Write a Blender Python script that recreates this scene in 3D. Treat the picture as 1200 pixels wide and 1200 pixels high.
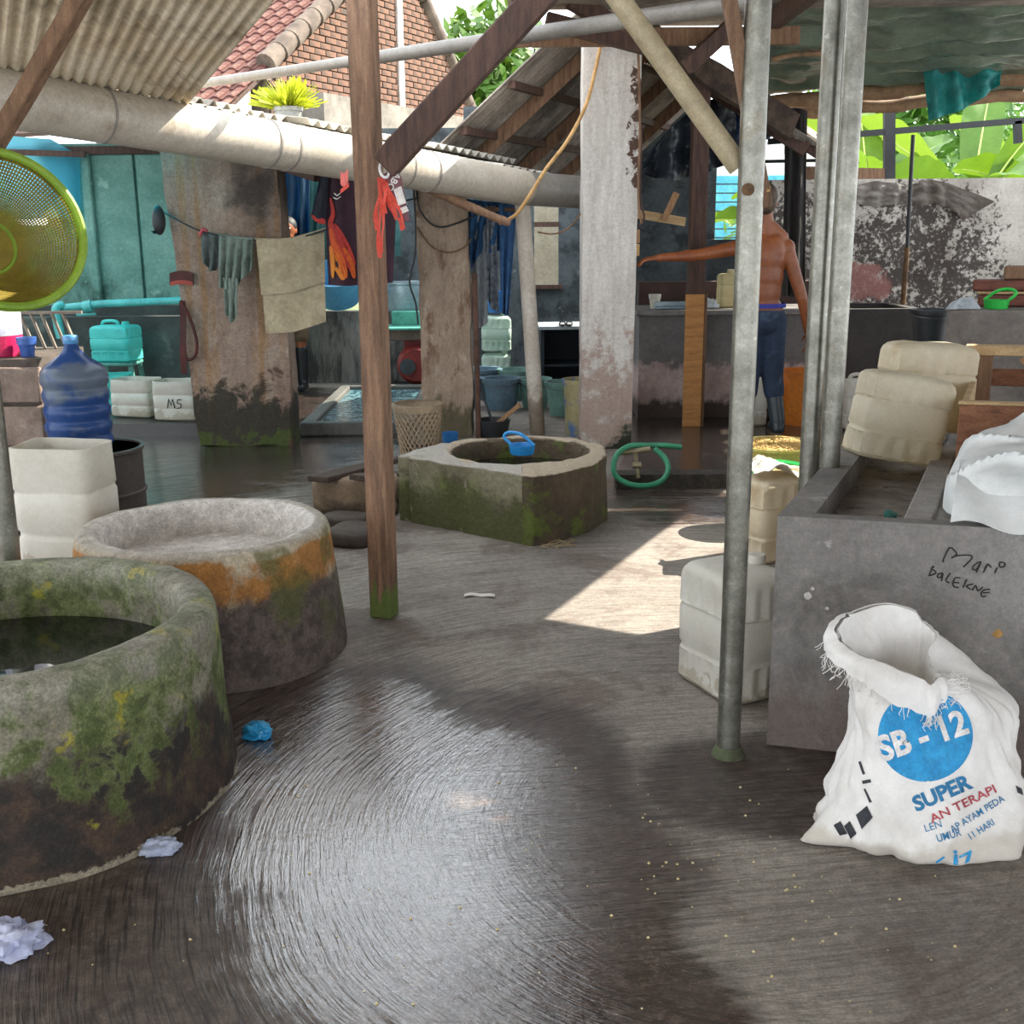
import bpy, bmesh, math, random
from mathutils import Vector, Matrix, Euler, noise as mnoise
from mathutils.bvhtree import BVHTree
R = math.radians; PI = math.pi; rnd = random.Random(7)
scene = bpy.context.scene
for o in list(bpy.data.objects): bpy.data.objects.remove(o)
COL = scene.collection
# ---------------------------------------------------------------- camera
FPX, CAMH, PITCH, ROLL = 1335.0, 1.5, R(13.9), R(0.5)
_f = Vector((0, math.cos(PITCH), -math.sin(PITCH))); _r = Vector((1, 0, 0)); _u = _r.cross(_f)
_c, _s = math.cos(ROLL), math.sin(ROLL)
CR = _c*_r - _s*_u; CU = _s*_r + _c*_u; CF = _f; CP = Vector((0, 0, CAMH))
cd = bpy.data.cameras.new('camera'); cam = bpy.data.objects.new('camera', cd); COL.objects.link(cam)
cd.sensor_width = 36; cd.lens = 36*FPX/1200; cd.clip_end = 300; cd.clip_start = 0.05
cam.matrix_world = Matrix(((CR.x, CU.x, -CF.x, CP.x), (CR.y, CU.y, -CF.y, CP.y), (CR.z, CU.z, -CF.z, CP.z), (0, 0, 0, 1)))
scene.camera = cam
def ray(px, py): return CR*((px-600)/FPX) + CU*((600-py)/FPX) + CF
def G(px, py, z=0.0):
    d = ray(px, py); return CP + d*((z-CAMH)/d.z)
def Q(px, py, Y):
    d = ray(px, py); return CP + d*(Y/d.y)
def QP(px, py, p0, n):
    d = ray(px, py); return CP + d*((Vector(p0)-CP).dot(n)/d.dot(n))
def mpp(Y): return Y*math.cos(PITCH)/FPX          # metres per pixel, about
# ---------------------------------------------------------------- light
w = bpy.data.worlds.new('sky'); scene.world = w; w.use_nodes = True
bg = w.node_tree.nodes['Background']; bg.inputs[0].default_value = (0.88, 0.94, 1.0, 1); bg.inputs[1].default_value = 3.2
SUN_EL, SUN_AZ = R(42), R(65)
SUND = Vector((math.cos(SUN_EL)*math.sin(SUN_AZ), math.cos(SUN_EL)*math.cos(SUN_AZ), math.sin(SUN_EL)))
sl = bpy.data.lights.new('sun', 'SUN'); sl.energy = 14.0; sl.angle = R(0.4); sl.color = (1.0, 0.93, 0.80)
so = bpy.data.objects.new('sun', sl); COL.objects.link(so); so.location = (8, 4, 12)
so.rotation_euler = SUND.to_track_quat('Z', 'Y').to_euler()
vs = scene.view_settings
vs.view_transform = 'Standard'; vs.look = 'None'; vs.gamma = 1.0; vs.use_curve_mapping = False; vs.exposure = 0.2
# ---------------------------------------------------------------- materials
def s2l(c):
    c = c/255.0
    return c/12.92 if c <= 0.04045 else ((c+0.055)/1.055)**2.4
def C(h):
    h = h.lstrip('#'); return tuple(s2l(int(h[i:i+2], 16)) for i in (0, 2, 4)) + (1,)
class NT:
    def __init__(s, name):
        m = bpy.data.materials.new(name); m.use_nodes = True; s.m = m; s.t = m.node_tree; s.n = s.t.nodes
        s.b = s.n['Principled BSDF']; s.out = s.n['Material Output']
        s.tc = s.n.new('ShaderNodeTexCoord')
    def set(s, sock, v):
        if hasattr(v, 'is_output'): s.t.links.new(v, sock)
        else: sock.default_value = v
    def math(s, op, a, b=0.0, c=None, clamp=False):
        n = s.n.new('ShaderNodeMath'); n.operation = op; n.use_clamp = clamp
        s.set(n.inputs[0], a); s.set(n.inputs[1], b)
        if c is not None: s.set(n.inputs[2], c)
        return n.outputs[0]
    def scale(s, v, k):
        n = s.n.new('ShaderNodeMapping'); s.set(n.inputs[0], v); n.inputs['Scale'].default_value = k; return n.outputs[0]
    def noise(s, v, sc, det=4, ro=0.6, dist=0.0):
        n = s.n.new('ShaderNodeTexNoise'); s.set(n.inputs['Vector'], v); n.inputs['Scale'].default_value = sc
        n.inputs['Detail'].default_value = det; n.inputs['Roughness'].default_value = ro; n.inputs['Distortion'].default_value = dist
        return n.outputs['Fac']
    def mr(s, v, a, b, c=0.0, d=1.0, smooth=True):
        n = s.n.new('ShaderNodeMapRange'); n.interpolation_type = 'SMOOTHSTEP' if smooth else 'LINEAR'
        s.set(n.inputs[0], v); n.inputs[1].default_value = a; n.inputs[2].default_value = b
        s.set(n.inputs[3], c); s.set(n.inputs[4], d); return n.outputs[0]
    def mix(s, f, a, b):
        n = s.n.new('ShaderNodeMix'); n.data_type = 'RGBA'; s.set(n.inputs[0], f); s.set(n.inputs[6], a); s.set(n.inputs[7], b); return n.outputs[2]
    def sep(s, v):
        n = s.n.new('ShaderNodeSeparateXYZ'); s.set(n.inputs[0], v); return n.outputs
    def comb(s, x, y, z):
        n = s.n.new('ShaderNodeCombineXYZ'); s.set(n.inputs[0], x); s.set(n.inputs[1], y); s.set(n.inputs[2], z); return n.outputs[0]
    def bump(s, h, st, dist=0.01):
        n = s.n.new('ShaderNodeBump'); n.inputs['Strength'].default_value = st; n.inputs['Distance'].default_value = dist
        s.set(n.inputs['Height'], h); s.t.links.new(n.outputs[0], s.b.inputs['Normal'])
MATS = {}
def grit(k, col, v, grain=0.25):
    g1 = k.mr(k.noise(v, 34, 5, 0.72), 0.3, 0.7, 1-grain, 1+grain*.6, False); g2 = k.mr(k.noise(v, 130, 3, 0.65), 0.35, 0.65, 1-grain*.8, 1+grain*.4, False)
    h_ = k.n.new('ShaderNodeVectorMath'); h_.operation = 'SCALE'; k.set(h_.inputs[0], col); k.set(h_.inputs['Scale'], k.math('MULTIPLY', g1, g2)); return h_.outputs[0]
def M(name, c1, c2=None, sc=6.0, rough=0.8, bump=0.25, bs=40.0, bd=0.004, metal=0.0, st=(1, 1, 1), spots=(), trans=0.0, alpha=1.0, emit=None, transl=None, sheen=0, bst=(1, 1, 1), grain=0.22):
    """grimy painted surface: two tones of noise, then stains (colour, scale, threshold, softness, (z0,z1)|None, amount)"""
    if name in MATS: return MATS[name]
    k = NT(name); v = k.tc.outputs['Object']; vv = k.scale(v, st)
    c1 = C(c1) if isinstance(c1, str) else c1; c2 = C(c2) if isinstance(c2, str) else (c2 or c1)
    n = k.noise(vv, sc, 6, 0.62)
    col = k.mix(k.mr(n, 0.3, 0.7), c1, c2)
    z = k.sep(v)[2]
    for (sc_c, ss, th, so_, zz, amt) in spots:
        m = k.noise(vv, ss, 6, 0.65, 0.3)
        if zz: m = k.math('ADD', m, k.mr(z, zz[0], zz[1], 0.35, -0.35, smooth=False))
        m = k.math('MULTIPLY', k.mr(m, th-so_, th+so_), amt)
        col = k.mix(m, col, C(sc_c))
    if grain:
        g1 = k.mr(k.noise(vv, 34, 4, 0.7), 0.3, 0.7, 1-grain, 1+grain*.45, False); g2 = k.mr(k.noise(v, 150, 2, 0.6), 0.35, 0.65, 1-grain*.6, 1+grain*.3, False)
        h_ = k.n.new('ShaderNodeVectorMath'); h_.operation = 'SCALE'; k.set(h_.inputs[0], col); k.set(h_.inputs['Scale'], k.math('MULTIPLY', g1, g2)); col = h_.outputs[0]
    k.set(k.b.inputs['Base Color'], col)
    k.b.inputs['Roughness'].default_value = rough; k.b.inputs['Metallic'].default_value = metal
    if bump: k.bump(k.noise(k.scale(v, bst), bs, 5, 0.6), bump, bd)
    if trans: k.b.inputs['Transmission Weight'].default_value = trans
    if alpha < 1: k.b.inputs['Alpha'].default_value = alpha
    if transl:
        t = k.n.new('ShaderNodeBsdfTranslucent'); k.set(t.inputs[0], C(transl[0]))
        x = k.n.new('ShaderNodeMixShader'); x.inputs[0].default_value = transl[1]
        k.t.links.new(k.b.outputs[0], x.inputs[1]); k.t.links.new(t.outputs[0], x.inputs[2]); k.t.links.new(x.outputs[0], k.out.inputs[0])
    MATS[name] = k.m; return k.m
# ---------------------------------------------------------------- mesh helpers
class MB:
    def __init__(s): s.v = []; s.f = []
    def add(s, vs, fs):
        o = len(s.v); s.v += [Vector(p) for p in vs]; s.f += [tuple(i+o for i in f) for f in fs]; return s
    def box(s, c, size, rz=0.0, rot=None):
        hx, hy, hz = [a/2 for a in size]; m = (rot or Euler((0, 0, rz))).to_matrix()
        p = [Vector(c) + m @ Vector((x*hx, y*hy, zz*hz)) for zz in (-1, 1) for y in (-1, 1) for x in (-1, 1)]
        return s.add(p, [(0, 2, 3, 1), (4, 5, 7, 6), (0, 1, 5, 4), (2, 6, 7, 3), (1, 3, 7, 5), (0, 4, 6, 2)])
    def box2(s, a, b):
        a, b = Vector(a), Vector(b); return s.box((a+b)/2, [abs(x) for x in (b-a)])
    def beam(s, a, b, w, h, up=(0, 0, 1)):
        a, b = Vector(a), Vector(b); d = (b-a).normalized(); up = Vector(up)
        if abs(d.dot(up)) > 0.98: up = Vector((0, 1, 0))
        x = d.cross(up).normalized(); y = x.cross(d)
        n = 6; vs = []; fs = []
        for i in range(n):
            p = a+(b-a)*(i/(n-1))
            vs += [p-x*w/2-y*h/2, p+x*w/2-y*h/2, p+x*w/2+y*h/2, p-x*w/2+y*h/2]
        for i in range(n-1):
            for k in range(4): fs.append((i*4+k, i*4+(k+1) % 4, i*4+4+(k+1) % 4, i*4+4+k))
        fs += [(3, 2, 1, 0), tuple(range(4*n-4, 4*n))]
        return s.add(vs, fs)
    def tube(s, path, r, seg=12, cap=True):
        P = [Vector(p) for p in path]; n = len(P); rs = r if isinstance(r, (list, tuple)) else [r]*n
        vs = []; fs = []; X = None
        for i in range(n):
            d = (P[min(i+1, n-1)] - P[max(i-1, 0)]).normalized()
            if X is None: X = d.orthogonal().normalized()
            X = (X - d*X.dot(d)).normalized(); Y = d.cross(X)
            for k in range(seg):
                a = 2*PI*k/seg; vs.append(P[i] + (X*math.cos(a)+Y*math.sin(a))*rs[i])
        for i in range(n-1):
            for k in range(seg):
                q = (k+1) % seg; fs.append((i*seg+k, i*seg+q, (i+1)*seg+q, (i+1)*seg+k))
        if cap: fs += [tuple(reversed(range(seg))), tuple(range((n-1)*seg, n*seg))]
        return s.add(vs, fs)
    def lathe(s, prof, seg=32, c=(0, 0, 0), sx=1.0, sy=1.0):
        c = Vector(c); n = len(prof); vs = []; fs = []
        for r, z in prof:
            for k in range(seg):
                a = 2*PI*k/seg; vs.append(c+Vector((r*sx*math.cos(a), r*sy*math.sin(a), z)))
        for i in range(n-1):
            for k in range(seg):
                q = (k+1) % seg; fs.append((i*seg+k, i*seg+q, (i+1)*seg+q, (i+1)*seg+k))
        if prof[0][0] > 1e-6: fs.append(tuple(reversed(range(seg))))
        if prof[-1][0] > 1e-6: fs.append(tuple(range((n-1)*seg, n*seg)))
        return s.add(vs, fs)
    def lathe_open(s, prof, seg=32, c=(0, 0, 0)):
        k = len(s.f); s.lathe(prof, seg, c)
        return s
    def extr(s, poly, vec):
        n = len(poly); P = [Vector(p) for p in poly]; vec = Vector(vec)
        nrm = Vector((0, 0, 0))
        for i in range(n): nrm += P[i].cross(P[(i+1) % n])
        if nrm.dot(vec) < 0: P.reverse()
        vs = P + [p+vec for p in P]
        fs = [tuple(reversed(range(n))), tuple(range(n, 2*n))] + [(i, (i+1) % n, n+(i+1) % n, n+i) for i in range(n)]
        return s.add(vs, fs)
    def grid(s, fn, nu, nv, cu=False, cv=False):
        vs = [fn(u/(nu if cu else nu-1), v/(nv if cv else nv-1)) for v in range(nv) for u in range(nu)]; fs = []
        for v in range(nv if cv else nv-1):
            for u in range(nu if cu else nu-1):
                a = v*nu+u; b = v*nu+(u+1) % nu; c = ((v+1) % nv)*nu+(u+1) % nu; d = ((v+1) % nv)*nu+u
                fs.append((a, b, c, d))
        return s.add(vs, fs)
    def sheet(s, fn, nu, nv, t):                      # a thick sheet: surface plus an offset back
        g = [[Vector(fn(u/(nu-1), v/(nv-1))) for u in range(nu)] for v in range(nv)]
        vs = []; 
        def nm(i, j):
            a = g[i][min(j+1, nu-1)]-g[i][max(j-1, 0)]; b = g[min(i+1, nv-1)][j]-g[max(i-1, 0)][j]; c = a.cross(b)
            return c.normalized() if c.length > 1e-12 else Vector((0, 0, 1))
        vs = [g[i][j] for i in range(nv) for j in range(nu)] + [g[i][j]-nm(i, j)*t for i in range(nv) for j in range(nu)]
        N = nu*nv; fs = []
        if t == 0:
            return s.add(vs[:N], [(i*nu+j, i*nu+j+1, i*nu+nu+j+1, i*nu+nu+j) for i in range(nv-1) for j in range(nu-1)])
        for i in range(nv-1):
            for j in range(nu-1):
                a = i*nu+j; fs.append((a, a+1, a+nu+1, a+nu)); fs.append((N+a, N+a+nu, N+a+nu+1, N+a+1))
        bd = [(i, i+1) for i in range(nu-1)] + [((i+1)*nu-1, (i+2)*nu-1) for i in range(nv-1)] + [((nv-1)*nu+i+1, (nv-1)*nu+i) for i in range(nu-1)] + [((i+1)*nu, i*nu) for i in range(nv-1)]
        for a, b in bd: fs.append((b, a, N+a, N+b))
        return s.add(vs, fs)
    def jit(s, amp, sc=3.0, seed=0.0):
        for p in s.v:
            p += mnoise.noise_vector(p*sc + Vector((seed, seed*1.7, -seed)))*amp
        return s
    def xf(s, m):
        s.v = [m @ p for p in s.v]; return s
    def build(s, name, mat, parent=None, smooth=40, bev=0.0, local=False, sub=0, kind=None, origin=None):
        me = bpy.data.meshes.new(name)
        if parent is not None:
            vs = s.v if local else [(PM[parent.name] @ p) for p in s.v]; loc = (0, 0, 0)
        elif origin is not None:
            loc = Vector(origin); vs = [p-loc for p in s.v]
        else:
            xs = [p.x for p in s.v]; ys = [p.y for p in s.v]; zs = [p.z for p in s.v]
            loc = Vector(((min(xs)+max(xs))/2, (min(ys)+max(ys))/2, min(zs))); vs = [p-loc for p in s.v]
        me.from_pydata([tuple(p) for p in vs], [], s.f); me.update()
        bm = bmesh.new(); bm.from_mesh(me); bmesh.ops.recalc_face_normals(bm, faces=bm.faces); bm.to_mesh(me); bm.free()
        if smooth:
            me.polygons.foreach_set('use_smooth', [True]*len(me.polygons))
            if smooth < 180: me.set_sharp_from_angle(angle=R(smooth))
        me.materials.append(mat)
        o = bpy.data.objects.new(name, me); COL.objects.link(o); o.location = loc
        if parent is not None: o.parent = parent; PM[o.name] = PM[parent.name]
        else: PM[o.name] = Matrix.Translation(loc).inverted()
        if bev:
            b = o.modifiers.new('bevel', 'BEVEL'); b.width = bev; b.segments = 2; b.limit_method = 'ANGLE'; b.angle_limit = R(35)
        if sub:
            b = o.modifiers.new('sub', 'SUBSURF'); b.levels = sub; b.render_levels = sub
        if kind: o['kind'] = kind
        return o
PM = {}
def tag(o, label, cat, group=None):
    o['label'] = label; o['category'] = cat
    if group: o['group'] = group
    return o
def thing(name, label, cat, loc=(0, 0, 0), rot=(0, 0, 0), group=None):
    o = bpy.data.objects.new(name, None); COL.objects.link(o); o.empty_display_size = 0.1
    o.location = loc; o.rotation_euler = rot
    PM[o.name] = (Matrix.Translation(Vector(loc)) @ Euler(rot).to_matrix().to_4x4()).inverted()
    return tag(o, label, cat, group)
def struct(o, label=None):
    o['kind'] = 'structure'
    if label: o['label'] = label
    return o
def sthing(name, loc=(0, 0, 0)):
    o = bpy.data.objects.new(name, None); COL.objects.link(o); o.location = loc; o['kind'] = 'structure'
    PM[o.name] = Matrix.Translation(Vector(loc)).inverted(); return o
def dup(root, loc=None, rot=None, label=None, scale=None):
    r = root.copy(); COL.objects.link(r)
    if loc is not None: r.location = loc
    if rot is not None: r.rotation_euler = rot
    if scale is not None: r.scale = scale
    if label: r['label'] = label
    for ch in list(root.children):
        c = ch.copy(); COL.objects.link(c); c.parent = r
        for g in list(ch.children):
            d = g.copy(); COL.objects.link(d); d.parent = c
    return r
def fbm(p, o=4): return mnoise.fractal(Vector(p), 1.0, 2.0, o)
def smooth_path(P, n=6):
    P = [Vector(p) for p in P]; out = []
    for i in range(len(P)-1):
        p0 = P[max(i-1, 0)]; p1 = P[i]; p2 = P[i+1]; p3 = P[min(i+2, len(P)-1)]
        for k in range(n):
            t = k/n; out.append(0.5*((2*p1)+(p2-p0)*t+(2*p0-5*p1+4*p2-p3)*t*t+(3*p1-p0-3*p2+p3)*t**3))
    return out+[P[-1]]
# ================================================================ STRUCTURE
def floor_mat():
    k = NT('wet_brushed_concrete'); v = k.tc.outputs['Object']; x, y, z = k.sep(v)
    wob = k.noise(v, 1.1, 3, 0.5)
    dx = k.math('SUBTRACT', 0.62, x); dy = k.math('SUBTRACT', 2.7, y)
    r = k.math('SQRT', k.math('ADD', k.math('MULTIPLY', dx, dx), k.math('MULTIPLY', dy, dy)))
    th = k.math('ARCTAN2', dy, dx)
    r2 = k.math('ADD', r, k.math('MULTIPLY', wob, 0.10))
    pol = k.comb(k.math('MULTIPLY', r2, 42.0), k.math('MULTIPLY', th, 3.2), 0.0)
    streak = k.noise(pol, 1.6, 5, 0.62)
    pol2 = k.comb(k.math('MULTIPLY', r2, 95.0), k.math('MULTIPLY', th, 7.0), 3.0)
    streak2 = k.noise(pol2, 1.4, 3, 0.6)
    lin = k.comb(k.math('MULTIPLY', k.math('ADD', x, k.math('MULTIPLY', y, .2)), 3.0), k.math('MULTIPLY', k.math('ADD', y, k.math('MULTIPLY', x, -.15)), 60.0), 5.0)
    ls = k.noise(lin, 1.5, 5, 0.62); cm = k.mr(k.math('ADD', r, k.math('MULTIPLY', wob, .5)), 0.65, 1.25)
    def fmix(f, a, b): return k.math('ADD', k.math('MULTIPLY', f, b), k.math('MULTIPLY', k.math('SUBTRACT', 1.0, f), a))
    streak = fmix(cm, ls, streak); lin2 = k.noise(k.scale(lin, (2.2, 2.2, 1)), 1.4, 3, .6); streak2 = fmix(cm, lin2, streak2)
    big = k.noise(v, 1.5, 6, 0.62, 0.4); fine = k.noise(v, 22, 5, 0.65)
    def ell(cx, cy, rx, ry):
        a = k.math('DIVIDE', k.math('SUBTRACT', x, cx), rx); b = k.math('DIVIDE', k.math('SUBTRACT', y, cy), ry)
        q = k.math('SQRT', k.math('ADD', k.math('MULTIPLY', a, a), k.math('MULTIPLY', b, b)))
        return k.mr(q, 0.55, 1.25, 1.0, 0.0)
    wet = k.math('MAXIMUM', ell(-0.40, 2.55, 0.95, 1.45), ell(-3.0, 8.6, 2.6, 3.2))
    wet = k.math('MAXIMUM', wet, ell(0.0, 1.85, 0.55, 0.6))
    wet = k.math('MAXIMUM', wet, k.math('MULTIPLY', ell(0.9, 6.4, 0.9, 0.8), 0.7))
    wet = k.math('MAXIMUM', wet, k.math('MULTIPLY', ell(0.75, 2.9, 0.55, 0.4), 0.8))
    wm = k.math('ADD', wet, k.math('MULTIPLY', k.math('SUBTRACT', big, 0.5), 1.3))
    wm = k.math('ADD', wm, k.math('MULTIPLY', k.math('SUBTRACT', streak, 0.5), 0.45))
    W = k.mr(wm, 0.28, 0.72)
    dry = k.mix(k.mr(big, 0.3, 0.7), C('#a39a90'), C('#857c74'))
    dry = k.mix(k.math('MULTIPLY', k.mr(streak, 0.42, 0.62), 0.38), dry, C('#4c443d'))
    dry = k.mix(k.math('MULTIPLY', k.mr(fine, 0.56, 0.7), 0.35), dry, C('#b0a597'))
    brown = k.noise(v, 2.3, 6, 0.65, 0.5)
    dry = k.mix(k.math('MULTIPLY', k.mr(brown, 0.5, 0.62), 0.6), dry, C('#5d4a41'))
    dry = k.mix(k.math('MULTIPLY', k.mr(streak2, 0.50, 0.64), 0.28), dry, C('#453b34'))
    wetc = k.mix(k.mr(fine, 0.35, 0.7), C('#473c36'), C('#675b53')); wetc = k.mix(k.math('MULTIPLY', k.mr(brown, 0.46, 0.60), 0.6), wetc, C('#4a3530'))
    wetc = k.mix(k.math('MULTIPLY', k.mr(k.math('ADD', k.math('MULTIPLY', streak, .5), k.math('MULTIPLY', streak2, .5)), 0.48, 0.60), 0.75), wetc, C('#1d1815'))
    k.set(k.b.inputs['Base Color'], grit(k, k.mix(W, dry, wetc), v, .3))
    xs = k.math('ADD', x, k.math('MULTIPLY', k.math('SUBTRACT', y, 2.6), 0.35)); a_ = k.math('DIVIDE', k.math('ADD', xs, 0.20), 0.62); b_ = k.math('DIVIDE', k.math('SUBTRACT', y, 2.55), 1.25)
    fq = k.math('SQRT', k.math('ADD', k.math('MULTIPLY', a_, a_), k.math('MULTIPLY', b_, b_))); film = k.math('MAXIMUM', k.mr(fq, 0.5, 1.25, 1.0, 0.0), ell(-3.0, 8.6, 2.6, 3.2)); film = k.math('MAXIMUM', film, k.math('MULTIPLY', ell(0.9, 6.4, 0.9, 0.8), 0.6))
    FM = k.mr(k.math('ADD', k.math('ADD', film, k.math('MULTIPLY', k.math('SUBTRACT', big, 0.5), 1.7)), k.math('MULTIPLY', k.math('SUBTRACT', streak, 0.5), 1.5)), 0.22, 0.80)
    ro = k.mr(FM, 0.0, 1.0, 0.42, 0.09); ro0 = k.mr(streak2, 0.35, 0.65, 0.10, 0.26)
    k.set(k.b.inputs['Roughness'], k.mr(W, 0.0, 1.0, 0.78, ro))
    h = k.math('ADD', k.math('MULTIPLY', streak, 0.9), k.math('MULTIPLY', streak2, 0.5))
    h = k.math('ADD', h, k.math('MULTIPLY', fine, 0.35))
    n = k.n.new('ShaderNodeBump'); n.inputs['Strength'].default_value = 1.0; k.set(n.inputs['Distance'], k.mr(FM, 0.0, 1.0, 0.0062, 0.0026)); k.set(n.inputs['Height'], h)
    k.t.links.new(n.outputs[0], k.b.inputs['Normal']); k.t.links.new(n.outputs[0], k.b.inputs['Coat Normal'])
    k.set(k.b.inputs['Coat Weight'], FM); k.b.inputs['Coat Roughness'].default_value = 0.05; k.b.inputs['Coat IOR'].default_value = 1.75
    return k.m
FLOORM = floor_mat()
mb = MB(); mb.box2((-8, -3, -0.12), (8, 14, 0)); fl = struct(mb.build('floor', FLOORM, origin=(0, 0, 0)))
concrete_mid = M('grey_render', '#8d8884', '#75706c', 4, 0.75, 0.35, 35, spots=[('#5c5753', 2.5, 0.56, 0.08, None, 0.8), ('#a9a4a0', 9, 0.66, 0.03, None, 0.6), ('#6b5a52', 5, 0.5, 0.15, (0, 0.35), 0.7)])
plat_m = M('wet_platform', '#4a423d', '#332d2a', 3, 0.18, 0.3, 20, spots=[('#7b6f66', 4, 0.62, 0.06, None, 0.6)])
grav_m = M('rough_edge', '#4d443c', '#2b2723', 22, 0.9, 1.0, 40, 0.02)
# raised platform at the back where the man stands
pl = [G(716, 572), G(850, 572), G(1000, 566), Vector((6, 5.6, 0)), Vector((6, 12, 0)), Vector((0.9, 12, 0)), Vector((0.86, 8.0, 0))]
pl[0] = Vector((0.62, 6.62, 0)); pl[1] = Vector((1.27, 6.62, 0)); pl[2] = Vector((2.0, 6.6, 0)); pl[3] = Vector((6, 6.4, 0))
mb = MB().extr([p+Vector((0, 0, 0.001)) for p in pl], (0, 0, 0.075)); fp = struct(mb.build('floor_platform', plat_m))
edge = MB().extr([p+Vector((0, -0.02, 0.001)) for p in (pl[0], pl[1], pl[2], pl[3])] + [p+Vector((0, 0.12, 0.001)) for p in (pl[3], pl[2], pl[1], pl[0])], (0, 0, 0.085))
edge.build('platform_edge', grav_m, fp)
PLZ = 0.076
# ---- corrugated sheet helper
def corrugated(name, E0, along, up, smin, smax, tl, mat, pitch=0.09, amp=0.016, parent=None, sheets=1, across=None, th=0.006, tjit=0.0):
    along = Vector(along); up = Vector(up); E0 = Vector(E0)
    nrm = along.cross(up).normalized()
    if nrm.z < 0: nrm = -nrm
    ac = across or (along - up*along.dot(up)/up.length_squared).normalized(); ac = Vector(ac)
    kk = abs(along.normalized().dot(ac))
    w = (smax-smin)/sheets
    for i in range(sheets):
        a, b = smin+i*w-0.03, smin+(i+1)*w+0.03
        nu = max(8, int((b-a)*kk/pitch*8)); dz = 0.006*(i % 2); off = rnd.uniform(-tjit, tjit)
        def fn(u, t, a=a, b=b, dz=dz, off=off):
            s = a+(b-a)*u; P = E0+along.normalized()*s+up.normalized()*(t*tl+off)
            return P+nrm*(amp*math.sin(2*PI*P.dot(ac)/pitch)+dz)
        MB().sheet(fn, nu, 6, th).build('roof_sheet', mat, parent, smooth=60)
asb_in = M('asbestos_under', '#f0e4cc', '#dcc9a8', 3, 0.85, 0.25, 60, st=(1, 1, 1), spots=[('#8a7658', 2.2, 0.6, 0.1, None, 0.7), ('#6f5d45', 7, 0.68, 0.05, None, 0.6)])
asb_old = M('asbestos_weathered', '#c9c4b8', '#a39c90', 3, 0.9, 0.3, 60, spots=[('#5a524a', 3.0, 0.58, 0.1, None, 0.7)])
asb_dark = M('asbestos_smoked', '#a89d90', '#857a6e', 3, 0.9, 0.3, 60, spots=[('#3d3631', 2.0, 0.52, 0.15, None, 0.8)])
wood_dk = M('timber_dark', '#5b4034', '#3f2a22', 5, 0.75, 0.4, 30, st=(8, 8, 1), spots=[('#2a1d18', 3, 0.6, 0.08, None, 0.7)])
wood_md = M('timber_mid', '#8a6a50', '#6a4d39', 5, 0.8, 0.4, 30, st=(8, 8, 1), spots=[('#3f2f25', 4, 0.62, 0.06, None, 0.7)])
wood_lt = M('timber_light', '#b28a63', '#94704e', 5, 0.8, 0.4, 30, st=(8, 8, 1))
galv = M('galvanised_steel', '#96948a', '#747268', 14, 0.34, 0.15, 120, 0.001, metal=0.75, spots=[('#83796a', 9, 0.6, 0.06, None, 0.55), ('#c6c3b6', 30, 0.64, 0.04, None, 0.4)])
pvc_w = M('pvc_cream', '#bdb3a5', '#aba08f', 3, 0.45, 0.05, 60, spots=[('#8f7c63', 4, 0.66, 0.06, None, 0.5)])
pvc_g = M('pvc_grey', '#8d877f', '#7b746c', 3, 0.45, 0.05, 60)
# ---- gutter
g0 = Q(-130, 92, 4.75); g1 = Q(612, 220, 8.25); gd = (g1-g0).normalized()
gut = thing('gutter_pipe', 'fat cream plastic gutter pipe sagging under the roof edges', 'gutter', (g1.x, g1.y, g1.z-0.14))
def gp(px):                                          # gutter point seen at column px
    lo, hi = 0.0, 1.0
    for _ in range(40):
        t = (lo+hi)/2; p = g0+(g1-g0)*t; v = p-CP
        q = 600+FPX*v.dot(CR)/v.dot(CF)
        if q < px: lo = t
        else: hi = t
    return g0+(g1-g0)*lo
for a, b, rr in ((-130, 118, 0.124), (118, 312, 0.122), (312, 470, 0.124), (470, 612, 0.122)):
    p, q = gp(a), gp(b)
    MB().tube([p+(q-p)*(i/8) for i in range(9)], rr, 28).build('pipe_section', pvc_w, gut)
for a in (118, 312, 335, 470, 500):
    p = gp(a); MB().tube([p-gd*0.006, p+gd*0.006], 0.1275, 28).build('joint_ring', pvc_g, gut)
e2 = Q(690, 226, 8.6)
MB().tube([g1-gd*0.02, g1+gd*0.08, e2], 0.115, 24).build('end_section', pvc_g, gut)
# downpipe
dp = thing('downpipe', 'pale plastic downpipe standing below the gutter, splashed with mud', 'pipe', G(630, 508))
b = G(630, 508); t = Q(612, 236, 8.35)
mud = M('pvc_muddy', '#d9cfc2', '#c2b5a5', 3, 0.6, 0.1, 40, spots=[('#7d6c5a', 9, 0.5, 0.1, (0, 0.6), 0.8)])
MB().tube([b, b+(t-b)*0.3, b+(t-b)*0.65, t], [0.058, 0.057, 0.056, 0.056], 20).build('pipe', mud, dp)
MB().tube([t-Vector((0, 0, 0.02)), t+Vector((0, 0, 0.10))], 0.066, 20).build('collar', pvc_g, dp)
# ---- near left roof over the wells
rd = ray(-36, 431).normalized(); V0 = gp(213); V0 = Q(213, 122, V0.y)
ro = sthing('roof_left', V0)
corrugated('roof', V0, gd, -rd, -5.0, 0.0, 12.5, asb_in, 0.052, 0.009, ro, 5, tjit=0.03)  # sheets lengthened unseen behind the camera to cut light into the interior
# purlins above the sheets (seen past the verge)
for t in (0.9, 2.6, 4.4):
    p = V0-rd*t+Vector((0, 0, 0.06)); MB().beam(p+gd*0.02, p-gd*4.8, 0.05, 0.07).build('purlin', wood_dk, ro)
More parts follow.
